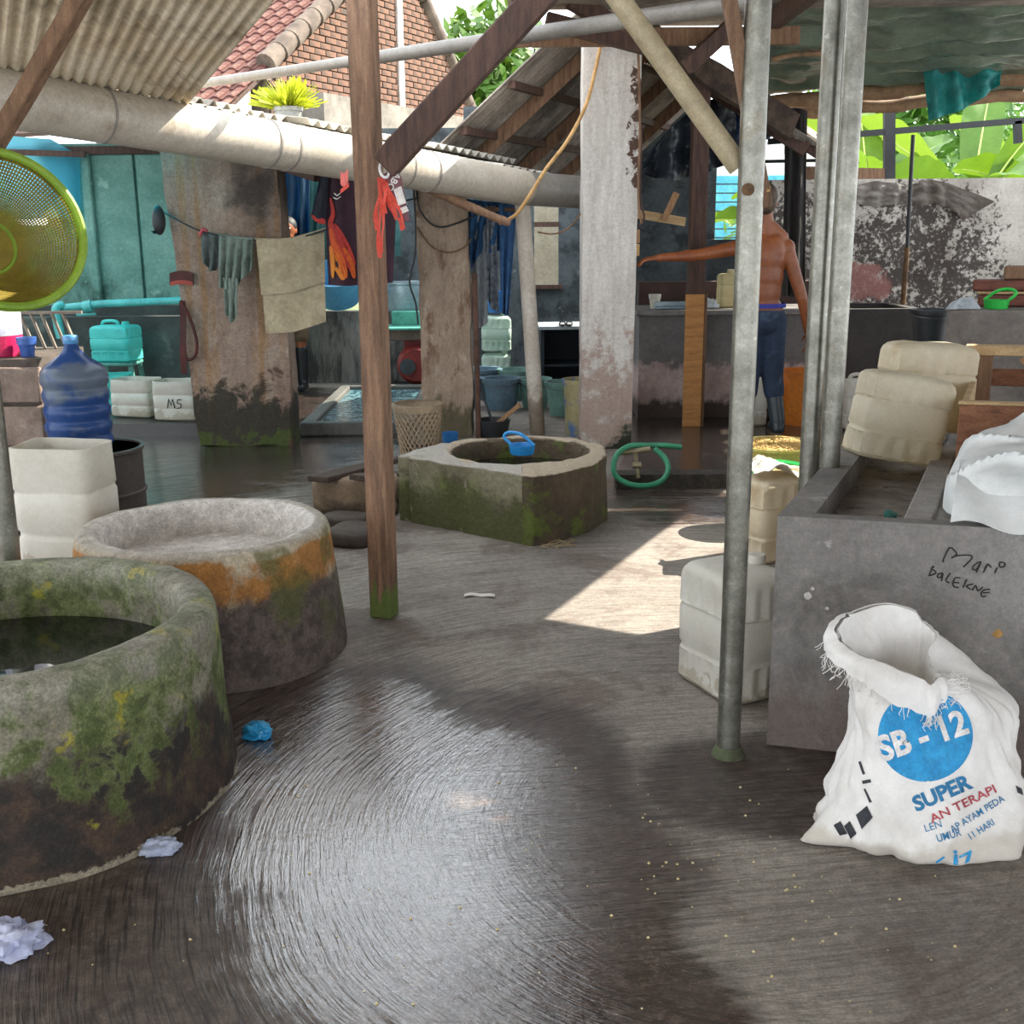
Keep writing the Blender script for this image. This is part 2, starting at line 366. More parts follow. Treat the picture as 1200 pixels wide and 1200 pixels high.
# ---- low roof behind the gutter
b0 = gp(40)+Vector((0, 0, 0.11)); upb = (Vector((-0.75, 0.66, 0.13))).normalized()
lb = sthing('roof_low', b0)
rb0 = b0+Vector((0.02, 0.05, 0)); cyan = M('fibreglass_turquoise', '#4fd8e0', '#38bcd0', 3, .4, .1, 20, transl=('#30d8f0', .8))
corrugated('roof', rb0, gd, upb, -1.0, 1.12, 4.3, asb_old, 0.09, 0.018, lb, 2, tjit=0.06)
corrugated('roof', rb0, gd, upb, 1.12, 2.4, 1.7, asb_old, 0.09, 0.018, lb, 1)
corrugated('roof', rb0+upb*1.6-Vector((0, 0, .03)), gd, upb, 1.12, 2.4, 2.4, cyan, 0.09, 0.018, lb, 1, th=0)  # unseen translucent sheet added to tint the light below cyan
corrugated('roof', rb0, gd, upb, 2.4, 4.3, 6.0, asb_old, 0.09, 0.018, lb, 2, tjit=0.06)
for i, (s, t) in enumerate(((0.9, 0.25), (1.6, 0.5), (2.4, 0.3), (3.0, 0.6), (3.6, 0.35))):   # loose lapped sheets, broken edges
    p = b0+gd*s+upb*t+Vector((0, 0, 0.055+0.006*i)); corrugated('roof', p, gd, upb, -0.45, 0.45, 1.1, asb_old, 0.09, 0.018, lb, 1)
for t in (0.1, 2.0, 3.9):
    p = b0+upb*t-Vector((0, 0, 0.09)); MB().beam(p-gd*0.9, p+gd*4.2, 0.06, 0.08).build('purlin', wood_dk, lb)
# ---- right roof above the tank: unseen sheets extended for shade, opening shaped for sun patch
ZR = 2.78; sh = SUND/SUND.z*ZR
def up_(p): return Vector((p[0]+sh.x, p[1]+sh.y, ZR))
fA, fB, fC, fD = (0.13, 4.29), (0.74, 3.96), (1.75, 5.72), (0.98, 6.06)
A, B, Cc, D = map(up_, (fA, fB, fC, fD))
S1, S2 = up_(G(524, 944).xy), up_(G(600, 968).xy)
rr = sthing('roof_right', (0, 7, ZR)); xr, yb = 8.5, max(D.y, 7.3)
def slab(*pts): MB().extr([Vector((p[0], p[1], ZR)) for p in pts], (0, 0, 0.02)).build('roof_sheet', asb_dark, rr, smooth=0)
sv = (S2-S1); sw = Vector((0.02, 0.11, 0)); 
slab((0.0, yb), (0.0, S2.y+1.1), (A.x, A.y), (D.x, D.y), (D.x-0.02, yb))
slab((xr, -4.5), (xr, yb), (Cc.x, Cc.y), (B.x, B.y))
slab((D.x, D.y), (Cc.x, Cc.y), (xr, yb+0.01), (D.x, yb+0.01))
# front part, with the slit that lets the short streak of sun through
q = [S1, S2, S2+sw, S1+sw]
slab((0.0, -4.5), (q[0].x, q[0].y), (q[3].x, q[3].y), (0.0, S2.y+1.1))
slab((0.0, -4.5), (xr, -4.5), (q[1].x, q[1].y), (q[0].x, q[0].y))
slab((xr, -4.5), (B.x, B.y), (q[2].x, q[2].y), (q[1].x, q[1].y))
slab((0.0, S2.y+1.1), (q[3].x, q[3].y), (q[2].x, q[2].y), (B.x, B.y), (A.x, A.y))
MB().extr([Vector((0.62, yb, ZR+.03)), Vector((3.0, yb, ZR+.03)), Vector((3.0, 8.7, ZR+.12)), Vector((0.62, 8.7, ZR+.12))], (0, 0, .02)).build('roof_sheet', asb_dark, rr, smooth=0)  # added sheet, blocks a stray sun strip on the floor behind the wells
for x in (0.05, 1.6):
    MB().beam((x, -0.4, ZR-0.07), (x, yb, ZR-0.07), 0.06, 0.11).build('rafter', wood_dk, rr)
for y in (2.2, 4.28, yb-0.03):
    MB().beam((-0.7 if y == 4.28 else 0.0, y, ZR-0.16), (6.4 if y < 3 else 1.75, y, ZR-0.16), 0.06, 0.10).build('purlin', wood_md, rr)
for a, b_ in (((640, 24), (770, 58)), ((668, 0), (725, 32)), ((805, 78), (860, 28))):
    MB().beam(Q(a[0], a[1], 7.2), Q(b_[0], b_[1], 7.3), 0.07, 0.09).build('rafter', wood_dk, rr)
# ---- middle gable roof with its ridge running away
E0 = Q(502, 186, 8.35); AP = Q(692, 4, 8.35); E1 = Q(930, 158, 8.35)
gb = sthing('roof_gable', (AP.x, AP.y, E0.z))
gy = Vector((.40, .9165, 0)); up1 = (AP-E0); L1 = up1.length; corrugated('roof', E0, gy, up1, 0.0, 4.0, L1, asb_dark, 0.065, 0.013, gb, 4)
up2 = (AP-E1); L2 = up2.length
brk = M('roof_ragged', '#5c4c40', '#382d26', 10, 0.95, 0.8, 25, 0.02)
corrugated('roof', E1+gy*.1, gy, up2, 0.0, 3.2, L2, asb_dark, 0.085, 0.017, gb, 3)
for y in (0.55, 1.5, 2.5, 3.4):
    o = gy*y+Vector((0, 0, -0.07)); MB().beam(E0+o, AP+o, 0.05, 0.10).build('rafter', wood_md, gb)
    MB().beam(E1+o, AP+o, 0.05, 0.10).build('rafter', wood_dk, gb)
for t in (0.22, 0.52, 0.85):
    p = E0+up1*t+Vector((0, 0, -0.035)); MB().beam(p, p+gy*3.9, 0.05, 0.05).build('purlin', wood_dk, gb)
p = E1+Vector((0, -0.02, 0.05)); MB().beam(p, AP+Vector((0, -0.02, 0.03)), 0.10, 0.16).jit(0.05, 6).build('verge_board', brk, gb)
# ---- walls at the back left
mould_w = M('wall_green', '#7fa79b', '#5f8a7e', 3, 0.85, 0.3, 25, spots=[('#27423a', 3.0, 0.52, 0.12, (0.0, 1.6), 0.85), ('#a8cabd', 6, 0.64, 0.05, None, 0.5)])
dark_w = M('wall_dark', '#5a6266', '#3b4347', 3, 0.85, 0.3, 25, spots=[('#22272a', 4, 0.55, 0.08, None, 0.8), ('#8f9698', 8, 0.66, 0.04, None, 0.5)])
stain_w = M('wall_stained', '#8c8a84', '#6d6c66', 4, 0.85, 0.3, 25, st=(3, 3, 0.7), spots=[('#2c2c29', 3, 0.54, 0.1, None, 0.85), ('#b5b2a9', 5, 0.64, 0.05, None, 0.5)])
YB = 11.6
wl = struct(MB().box2((-4.28, 10.9, 0), (-2.66, 11.05, 2.3)).build('wall_back_left', mould_w))
MB().box2((-7, 10.9, 0), (-4.2801, 11.05, 1.58)).build("panel", mould_w, wl)
for i, (xa, xb) in enumerate(((-4.25, -3.86), (-3.86, -3.42), (-3.42, -2.95))):
    MB().box2((xa+0.012, 10.86, 0.85), (xb-0.012, 10.905, 2.2)).build('panel', mould_w, wl, bev=0.01)
MB().box2((-3.90, 10.80, 0.8), (-3.81, 10.90, 2.2)).jit(0.012, 5).build('pilaster', mould_w, wl, bev=0.02)
MB().box2((-6, 10.82, 2.20), (-2.9, 10.9, 2.27)).build('rail', wood_dk, wl)
hw = struct(MB().box2((-2.66, YB, 0), (-0.35, YB+0.15, 0.72)).build('wall_half', stain_w))
wb = sthing('wall_back', (0, 12, 0))
def wallpiece(x0, z0, x1, z1, y=12.0, m=dark_w): MB().box2((x0, y, z0), (x1, y+0.15, z1)).build('wall_panel', m, wb, smooth=0)
wx0, wx1 = Q(626, 300, 12).x, Q(655, 300, 12).x; wz0, wz1 = Q(640, 336, 12).z, Q(640, 232, 12).z
wallpiece(-0.45, 0, 2.1, wz0); wallpiece(-0.45, wz1, 2.1, 2.7); wallpiece(-0.45, wz0, wx0, wz1); wallpiece(wx1, wz0, 2.1, wz1)
wallpiece(-2.66, 1.95, -0.45, 2.5); wallpiece(-1.38, 0, -0.85, 1.95)
win = sthing('window_1', ((wx0+wx1)/2, 12, wz0))
MB().beam((wx0, 11.98, (wz0+wz1*2.4)/3.4), (wx1, 11.98, (wz0+wz1*2.4)/3.4), 0.03, 0.05).build('window_bar', wood_dk, win)
MB().beam((wx0-.03, 11.97, wz0), (wx1+.03, 11.97, wz0), 0.06, 0.04).build('window_sill', wood_dk, win)
struct(MB().box2((-7, 5, 0), (-6.9, 11, 2.5)).build('wall_left', stain_w))
# ---- right back wall, mouldy white
mould_r = NT('wall_mouldy'); k = mould_r; v = k.tc.outputs['Object']; x, y, z = k.sep(v)
n1 = k.noise(v, 2.0, 6, 0.6); n2 = k.noise(v, 9.0, 6, 0.7, 0.4); n3 = k.noise(v, 1.1, 4, 0.55); n4 = k.noise(v, 22, 2, 0.5)
col = k.mix(k.mr(n1, .3, .7), C('#d8d2c9'), C('#b4ada3'))
col = k.mix(k.math('MULTIPLY', k.mr(n3, .5, .62), .6), col, C('#8e837c'))
def band(cx, rx, cz, rz):
    a = k.math('DIVIDE', k.math('SUBTRACT', x, cx), rx); b = k.math('DIVIDE', k.math('SUBTRACT', z, cz), rz)
    return k.mr(k.math('ADD', k.math('MULTIPLY', a, a), k.math('MULTIPLY', b, b)), 0.0, 2.4, 0.34, -0.16)
bnd = k.math('MAXIMUM', band(-1.05, 0.75, 1.15, 0.75), band(-2.3, 0.9, 0.9, 1.0)); n5 = k.noise(v, 30, 4, .6, .3)
pm = k.math('ADD', k.math('ADD', k.math('MULTIPLY', n2, .55), k.math('MULTIPLY', n5, .45)), k.math('MULTIPLY', bnd, .42))
col = k.mix(k.math('MULTIPLY', k.mr(pm, .555, .64), .92), col, C('#332925'))
pk = k.math('MULTIPLY', k.mr(k.math('ADD', n1, band(-1.5, 0.35, 1.0, 0.2)), .68, .78), .8); col = k.mix(pk, col, C('#a5716a'))
k.set(k.b.inputs['Base Color'], grit(k, col, v, .2)); k.b.inputs['Roughness'].default_value = .9; k.bump(n2, .3, .01)
wr = struct(MB().box2((2.26, 10.2, 0), (7.5, 10.36, 1.90)).build('wall_right_back', mould_r.m, origin=(4.6, 10.2, 0)))
# low wall and roller blue building seen past it (centre)
wmid = struct(MB().box2((0.86, 10.6, 0), (1.72, 10.75, 1.85)).build('wall_mid', dark_w)); MB().box2((1.7201, 10.6, 0), (2.25, 10.75, 1.40)).build('wall_panel', dark_w, wmid)
struct(MB().box2((-0.9, 13.2, 0), (1.9, 13.35, 2.0)).build('wall_outer', M('wall_cream', '#d3c9b4', '#b8ab94', 3, .9)))
# ================================================================ LARGE OBJECTS
# ---- columns
def column(name, label, foot, top, thick, mat, zt, jit=0.012, seg=14):
    """foot/top: list of (x0, x1) at bottom and top, y front"""
    (fx0, fx1, fy), (tx0, tx1, ty) = foot, top
    def P(u, v):
        n = u*4; s = int(n) % 4; f = n-int(n)
        c = [(0, 0), (1, 0), (1, 1), (0, 1)]; a, b = c[s], c[(s+1) % 4]
        cx, cy = a[0]+(b[0]-a[0])*f, a[1]+(b[1]-a[1])*f
        x0 = fx0+(tx0-fx0)*v; x1 = fx1+(tx1-fx1)*v; y = fy+(ty-fy)*v
        return Vector((x0+(x1-x0)*cx, y+thick*cy, zt*v))
    m = MB().grid(P, 40, 26, cu=True); m.f.append(tuple(range(25*40, 26*40)))
    m.jit(jit, 4.0, rnd.random()*9).jit(jit*0.5, 13.0)
    return struct(m.build(name, mat, smooth=35, origin=((fx0+fx1)/2, fy, 0)), label)
colm = NT('column_mouldy'); k = colm; v = k.tc.outputs['Object']; x, y, z = k.sep(v)
sv_ = k.scale(v, (3, 3, .8)); n1 = k.noise(sv_, 2.2, 6, .62); n2 = k.noise(v, 5, 6, .68, .4); n3 = k.noise(v, 2.0, 5, .6, .3)
col = k.mix(k.mr(n1, .3, .7), C('#a38e7e'), C('#8a7263'))
col = k.mix(k.math('MULTIPLY', k.mr(n3, .5, .65), .7), col, C('#b8a898')); och = k.noise(k.scale(v, (7, 7, .35)), 1.6, 5, .6); col = k.mix(k.math('MULTIPLY', k.mr(och, .52, .66), .65), col, C('#9a7448'))
tm = k.math('ADD', n3, k.math('MULTIPLY', k.mr(z, 1.2, 1.9), k.mr(x, -.1, .15, 0, .26))); col = k.mix(k.math('MULTIPLY', k.mr(k.math('ADD', k.math('MULTIPLY', tm, .8), k.math('MULTIPLY', n2, .2)), .54, .74), .9), col, C('#38322f'))
mm = k.math('ADD', n2, k.mr(z, 0.15, 0.75, .32, -.25, False)); col = k.mix(k.math('MULTIPLY', k.mr(mm, .52, .66), .92), col, C('#2b2a20'))
col = k.mix(k.math('MULTIPLY', k.mr(n2, .6, .66), k.mr(z, .2, 1.0, .9, .2)), col, C('#5a3f33'))
gm = k.math('ADD', k.noise(v, 7, 5, .6), k.mr(z, 0.05, 0.4, .15, -.25, False)); col = k.mix(k.math('MULTIPLY', k.mr(gm, .58, .66), .7), col, C('#4a5a22'))
k.set(k.b.inputs['Base Color'], grit(k, col, v, .3)); k.b.inputs['Roughness'].default_value = .9; k.bump(n2, .5, .015)
lt, rt = Q(186, 176, 8.15).x, Q(326, 200, 8.15).x; lb_, rb = G(236, 522).x, G(343, 522).x
bigcol = column('wall_stub', 'broad mouldy plaster pier stained black and green at foot', (lb_, rb, 8.12), (lt, rt, 8.15), 0.30, colm.m, 2.10, 0.018)
col2m = M('column_tan', '#b09a86', '#95806d', 4, .9, .5, 25, .012, st=(2, 2, .9), spots=[('#6e4c3a', 3, .58, .05, None, .7), ('#cbbba8', 5, .62, .06, None, .6), ('#4c4a2f', 6, .5, .1, (0, .5), .8)])
l2, r2 = Q(486, 225, 8.4), Q(546, 235, 8.4); l2b, r2b = G(497, 512), G(554, 512)
column('column_tan', 'tan eroded plaster column with crumbling edge beside the lattice basket', (l2b.x, r2b.x, 8.4), (l2.x, r2.x, 8.4), 0.34, col2m, 1.98, 0.022)
colw = NT('column_white'); k = colw; v = k.tc.outputs['Object']; x, y, z = k.sep(v)
n1 = k.noise(k.scale(v, (5, 5, .8)), 3, 6, .6); n2 = k.noise(v, 12, 6, .7, .3); n3 = k.noise(v, 4, 4, .6)
col = k.mix(k.mr(n1, .3, .7), C('#cbc5be'), C('#b2aaa2'))
gz = k.math('ADD', k.noise(v, 7, 6, .7), k.mr(z, .35, 1.6, .18, -.22, False)); col = k.mix(k.math('MULTIPLY', k.mr(gz, .52, .66), .75), col, C('#94786a'))
bx = k.mr(x, 0.02, .17, -.2, .16); bz = k.math('MULTIPLY', k.mr(z, 1.5, 1.9), k.mr(z, 2.7, 2.45))
bm_ = k.math('ADD', n2, k.math('ADD', bx, k.math('MULTIPLY', k.math('SUBTRACT', bz, 1.0), .4))); col = k.mix(k.mr(bm_, .60, .66), col, C('#4d372b'))
gf = k.math('ADD', n3, k.math('ADD', k.mr(z, 0, .3, .3, -.3, False), k.mr(x, -.05, .2, -.15, .15))); col = k.mix(k.mr(gf, .56, .66), col, C('#2b3120'))
k.set(k.b.inputs['Base Color'], grit(k, col, v, .2)); k.b.inputs['Roughness'].default_value = .85; k.bump(n2, .25, .006)
cw0, cw1, cw2 = G(680, 526), G(738, 526), G(690, 514)
wc = column('column_white', 'whitewashed square column with brown peeling patches near the top', (0.49, 0.84, 7.88), (0.49, 0.87, 7.88), 0.30, colw.m, 2.74, 0.006)
# ---- brick house behind
hn = Vector((.90, -.436, 0)).normalized(); hd = Vector((.436, .90, 0)).normalized(); HN = Q(312, 80, 14.0)
house = thing('brick_house', 'sunlit brick gable house with red clay tile roof behind the low roofs', 'house', (HN.x, HN.y, 0))
def hp(px, py): return QP(px, py, HN, hn)
ap = hp(464, -68); rb_ = hp(563, 160); zlo = 1.0
def hc(p): return ((p-HN).dot(hd), p.z)
ga = hc(HN); gap_ = hc(ap); gr = hc(rb_)
poly = [(0, zlo), (0, HN.z), gap_, gr, (gr[0], zlo)]
mortar = M('mortar', '#75675b', '#62554a', 5, .95, .3, 40)
def hw_(a, z, off=0.0): q = HN+hd*a+hn*off; return Vector((q.x, q.y, z))
MB().extr([hw_(a, z, -0.25) for a, z in poly], hn*0.25).build('gable_wall', mortar, house, smooth=0)
def inside(a, z):
    if a < 0.02 or a > gr[0] or z < zlo: return False
    if a < gap_[0]: return z < HN.z+(gap_[1]-HN.z)*a/gap_[0]-0.05
    return z < gap_[1]+(gr[1]-gap_[1])*(a-gap_[0])/(gr[0]-gap_[0])-0.05
brick_m = M('old_brick', '#8a6450', '#6d4d3d', 1.3, .95, .4, 40, spots=[('#453d37', 0.9, .50, .10, None, .85), ('#a8846a', 3, .62, .06, None, .6)])
bl, bh = 0.235, 0.078; cells = []
row = 0; z = 2.2
while z < gap_[1]:
    a = (row % 2)*bl/2
    while a < gr[0]:
        if inside(a+bl/2, z+bh/2):
            p = hw_(a+bl/2, z+bh/2); vv = p-CP; X = 600+FPX*vv.dot(CR)/vv.dot(CF); Yp = 600-FPX*vv.dot(CU)/vv.dot(CF)
            vis = Yp > -5 and not (402 < X < 436) and X < 560 and Yp < 140+0.1*(X-300)
            cells.append((0 if vis else 1, vv.length, a+bl/2, z+bh/2))
        a += bl
    z += bh; row += 1
cells.sort(); bm0 = None; rest = MB(); hang = math.atan2(hd.y, hd.x)
for i, (vi, d, a, z) in enumerate(cells):
    if i < 300 and vi == 0:
        c = hw_(a, z, rnd.uniform(.004, .014))
        if bm0 is None:
            bm0 = MB().box((0, 0, 0), (bl-.016, .05, bh-.016), rz=hang).build('brick', brick_m, house, smooth=0, local=True); bo = bm0
        else:
            bo = bm0.copy(); COL.objects.link(bo)
        bo.location = c-house.location
    else: rest.box(hw_(a, z, .008), (bl-.016, .05, bh-.016), rz=hang)
rest.build('brick_courses', brick_m, house, smooth=0, kind='stuff')
strip = M('render_strip', '#c3bcb4', '#a9a199', 5, .9)
for px in (466,):
    a = hc(hp(px, 60))[0]; MB().extr([hw_(a-.07, 1.8, .0), hw_(a+.07, 1.8, .0), hw_(a+.07, gap_[1]-.35, .0), hw_(a-.07, gap_[1]-.35, .0)], hn*.06).build('render_strip', strip, house, smooth=0)
# ledge at the foot of the gable
led = M('ledge_grey', '#8d867d', '#6c665e', 4, .9)
MB().extr([hw_(0.4, hp(440, 128).z, 0), hw_(gr[0], hp(440, 128).z, 0), hw_(gr[0], hp(440, 128).z-.35, 0), hw_(0.4, hp(440, 128).z-.35, 0)], hn*.5).build('ledge', led, house)
# tile roof: slope running up from the near eave to the apex
sl_ = (ap-HN); sll = sl_.length; su = sl_.normalized(); se = -hn
rn = su.cross(se).normalized()
if rn.z < 0: rn = -rn
tile_m = M('clay_tile', '#6f463d', '#58342d', 3, .9, .3, 50, spots=[('#94705f', 4, .6, .06, None, .6), ('#4c322b', 6, .64, .05, None, .6)])
MB().sheet(lambda u, t: HN+su*(-1.2+t*(sll+1.2))+se*(u*5)-rn*.06, 4, 4, .05).build('roof_deck', wood_dk, house)
tw, tlg = .215, .235
def tile_mesh():
    m = MB()
    def fn(u, t): 
        x = (u-.5)*(tw+.02); return se*x+su*((t-.5)*(tlg+.05))+rn*(.022*math.sin(u*2*PI)+.022*(1-t))
    return m.sheet(fn, 8, 3, .014)
t0 = None; rest = MB(); tm_ = tile_mesh(); nt = 0; tl_ = []
for r_ in range(-4, int(sll/tlg)+1):
    for c_ in range(0, 22):
        p = HN+su*((r_+.5)*tlg)+se*((c_+.5)*tw); vv = p-CP; X = 600+FPX*vv.dot(CR)/vv.dot(CF); Yp = 600-FPX*vv.dot(CU)/vv.dot(CF)
        vis = Yp > -8 and X > 205 and Yp > 130-(X-205)*1.25 and Yp < 122
        tl_.append((0 if vis else 1, vv.length, p))
tl_.sort(key=lambda q: (q[0], q[1]))
for i, (vi, d, p) in enumerate(tl_):
    if i < 300 and vi == 0:
        if t0 is None: to = t0 = tm_.build('roof_tile', tile_m, house, local=True)
        else: to = t0.copy(); COL.objects.link(to)
        to.location = p-house.location
    else: rest.add([q+p for q in tm_.v], tm_.f)
rest.build('roof_tiles_rest', tile_m, house, kind='stuff')
cap_m = M('ridge_cap', '#75675b', '#574a41', 4, .9, .3, 40, spots=[('#4a4038', 4, .58, .08, None, .7)])
n = int(sll/.3)
for i in range(n):
    a = HN+su*(i*.3)+rn*.05+hn*.02; MB().tube([a, a+su*.16+rn*.004, a+su*.34+rn*.014], [.125, .118, .105], 14).build('verge_cap', cap_m, house)
for i in range(n):                                   # far verge
    b1 = ap+(rb_-ap)*(i/n); b2 = ap+(rb_-ap)*((i+1.1)/n); MB().tube([b1+Vector((0, 0, .05)), b2+Vector((0, 0, .05))], .11, 10).build('verge_cap', cap_m, house)
# ---- yellow-green plant on the low roof
def leafball(mb, c, r, n, ls, sq=(1, 1, 1)):
    for _ in range(n):
        d = Vector((rnd.gauss(0, 1), rnd.gauss(0, 1), rnd.gauss(0, 1))).normalized(); rr_ = r*(rnd.random()**.4)
        p = Vector(c)+Vector((d.x*rr_*sq[0], d.y*rr_*sq[1], d.z*rr_*sq[2])); a = Vector((rnd.uniform(-1, 1), rnd.uniform(-1, 1), rnd.uniform(-.3, 1))).normalized(); b = a.orthogonal().normalized()
        s = ls*rnd.uniform(.6, 1.3); mb.add([p-a*s, p+b*s*.4, p+a*s, p-b*s*.4], [(0, 1, 2, 3)])
yg = M('leaf_yellow', '#b9bd2c', '#98a41c', 8, .6, 0, transl=('#c0c830', .35))
lg = M('leaf_green', '#557a2a', '#3f6420', 6, .55, 0, transl=('#6f9030', .3))
dg = M('leaf_dark', '#5d8a3c', '#3f6a2c', 6, .6, 0, transl=('#8fc04a', .35))
bk = M('bark', '#6a5a4a', '#4a3d32', 8, .9, .5)
pc = Q(338, 128, 12.2); sh_ = thing('roof_shrub', 'yellow green feathery shrub in a pot at the edge of the low roof', 'shrub', pc-Vector((0, 0, .22)))
m = MB()
for _ in range(420):
    a = rnd.uniform(0, 2*PI); e = rnd.uniform(.15, 1.4); d = Vector((math.cos(a)*math.cos(e)*1.3, math.sin(a)*math.cos(e), math.sin(e)*1.0)); L = rnd.uniform(.15, .34)
    s = d.orthogonal().normalized()*.012; p = pc+d*.04; q = pc+d*L; m.add([p-s, p+s, q+s*.6+Vector((0, 0, -.02)), q-s*.6], [(0, 1, 2, 3)])
m.build('foliage', yg, sh_, smooth=0, kind='stuff')
terra = M('pot_grey', '#a9a7a2', '#8b8984', 6, .8)
MB().lathe([(.11, -.22), (.14, -.02), (.15, -.02), (.15, .02), (.12, .02), (.10, -.05), (0, -.05)], 20, pc).build('pot', terra, sh_)
# ---- trees and bananas beyond the right wall
def tree(name, label, x, y, h, r, n, mat, ls=.16, group=None):
    t = thing(name, label, 'tree', (x, y, 0), group=group)
    MB().tube([(x, y, 0), (x+.1, y, h*.5), (x, y+.1, h)], [.14, .11, .06], 8).build('trunk', bk, t)
    m = MB()
    for i in range(6): leafball(m, (x+rnd.uniform(-.5, .5)*r, y+rnd.uniform(-.5, .5)*r, h+rnd.uniform(-.45, .45)*r), r*.6, n//6, ls)
    m.build('foliage', mat, t, smooth=0, kind='stuff'); return t
tree('garden_tree', 'pale green tree beyond the end of the brick gable', -0.9, 24.0, 4.0, 2.0, 1800, lg, .22)
tree('dense_tree', 'dark leafy tree rising behind the tallest banana plant', 6.6, 20.5, 3.6, 2.4, 3000, dg, .2)
tree('airy_tree', 'grey green airy tree far behind the banana plants', 9.9, 24.5, 2.8, 2.0, 2600, dg, .16)
tree('far_tree', 'dark rounded tree far beyond the banana plants', 13.5, 26, 3.8, 2.2, 2000, dg, .2)
struct(MB().box2((-20, 13.5, -.15), (30, 45, -.02)).build('ground', M('garden_soil', '#6f7a45', '#4c5a30', 2, .95)))
ban_l = M('banana_leaf', '#557a26', '#42661c', 5, .45, .25, 60, st=(1, 1, 1), transl=('#7a9e28', .28))
ban_y = M('banana_leaf_pale', '#6d8c34', '#567426', 5, .45, .25, 60, transl=('#86a434', .28))
ban_s = M('banana_stem', '#9aa84f', '#7b7a3a', 5, .7, .3, st=(6, 6, 1))
rib_m = M('leaf_rib', '#dbe98a', '#cfe07a', 5, .5, 0)
def banana_leaf(parent, base, az, tilt, L, W, droop, mat, tw_=0.0):
    d = Vector((math.cos(az), math.sin(az), 0)); s = Vector((-d.y, d.x, 0)); s = (s*math.cos(tw_)+Vector((0, 0, 1))*math.sin(tw_)).normalized()
    def mid(t): 
        ang = tilt-droop*t*t; return None
    pts = [Vector(base)]; N = 14
    for i in range(N):
        ang = tilt-droop*((i+1)/N)**1.5; pts.append(pts[-1]+(d*math.cos(ang)+Vector((0, 0, math.sin(ang))))*(L/N))
    def fn(u, t):
        f = t*N; i = min(int(f), N-1); p = pts[i]+(pts[i+1]-pts[i])*(f-i)
        w_ = W*(.12 if t < .12 else (math.sin(PI*min(1, (t-.10)/.92))**.55))*.5
        q = u*2-1; return p+s*(q*w_)+Vector((0, 0, abs(q)*w_*.35+.012*math.sin(40*t)*abs(q)))
    lf = MB().grid(fn, 9, 30).build('leaf', mat, parent, smooth=180)
    MB().tube([p+Vector((0, 0, -.006)) for p in pts[:-1]], [.022*(1-.8*i/N) for i in range(N)], 6).build('midrib', rib_m, lf)
def banana(label, x, y, h, spec):
    t = thing('banana_plant', label, 'plant', (x, y, -.02), group='banana plants beyond the wall')
    MB().tube([(x, y, -.02), (x+.03, y, h*.5), (x, y, h)], [.13, .11, .07], 12).build('stem', ban_s, t)
    for (az, ti, L, W, dr, mt, tw_) in spec: banana_leaf(t, (x, y, h-.1), az, ti, L, W, dr, mt, tw_)
banana('banana plant with a tall upright pale leaf behind the wall', 4.15, 13.6, 1.5, [(R(100), R(82), 1.9, .55, .4, ban_y, .5), (R(170), R(40), 1.7, .5, 1.0, ban_l, .2), (R(20), R(65), 1.6, .5, .8, ban_l, .3), (R(250), R(60), 1.5, .5, 1.0, ban_l, -.5), (R(200), R(70), 1.6, .45, .7, ban_y, .6)])
banana('banana plant with broad leaves fanned to both sides behind the wall', 5.2, 13.3, 1.55, [(R(150), R(60), 1.8, .6, .7, ban_y, .7), (R(60), R(75), 2.0, .55, .5, ban_l, .6), (R(10), R(45), 1.8, .6, .8, ban_y, .6), (R(270), R(50), 1.5, .5, 1.1, ban_l, .4), (R(210), R(40), 1.6, .5, .8, ban_l, .9), (R(330), R(70), 1.7, .5, .6, ban_l, -.6)])
banana('banana plant with low drooping leaves near the black frame post', 3.4, 14.0, 1.25, [(R(120), R(70), 1.3, .4, .7, ban_y, .6), (R(30), R(50), 1.3, .4, .9, ban_l, .5), (R(190), R(45), 1.2, .4, .9, ban_l, .6), (R(270), R(60), 1.1, .4, 1.0, ban_y, .3)])
banana('banana plant half behind the green water butts, leaves over the wall top', 6.2, 13.6, 1.5, [(R(140), R(65), 1.8, .55, .7, ban_y, .7), (R(200), R(50), 1.6, .5, .9, ban_l, .6), (R(60), R(70), 1.6, .5, .6, ban_l, .5), (R(260), R(55), 1.5, .5, 1.0, ban_y, .5)])
# hedge just behind the wall
m = MB()
for i in range(9): leafball(m, (2.75+i*.55, 12.45+.2*(i % 2), 1.15), .62, 380, .075, (1, .6, 1))
o = m.build('hedge', dg, smooth=0, kind='stuff'); o['label'] = 'leafy hedge growing behind the mouldy wall'; o['category'] = 'hedge'
# blue slatted building seen over the middle wall
bb = thing('blue_building', 'bright blue slatted shed wall with white gable beyond the middle wall', 'building', (2.4, 17, 0))
blue_s = M('blue_slat', '#6cc6dc', '#49a7c6', 4, .5); wht = M('white_wash', '#e8e8e4', '#d6d6d0', 4, .8)
MB().box2((1.4, 17.1, 0), (4.6, 17.3, 2.7)).build('wall', wht, bb)
for i in range(14): MB().box2((1.45, 17.02, .5+i*.125), (4.5, 17.1, .5+i*.125+.105)).build('slat', blue_s, bb, smooth=0)
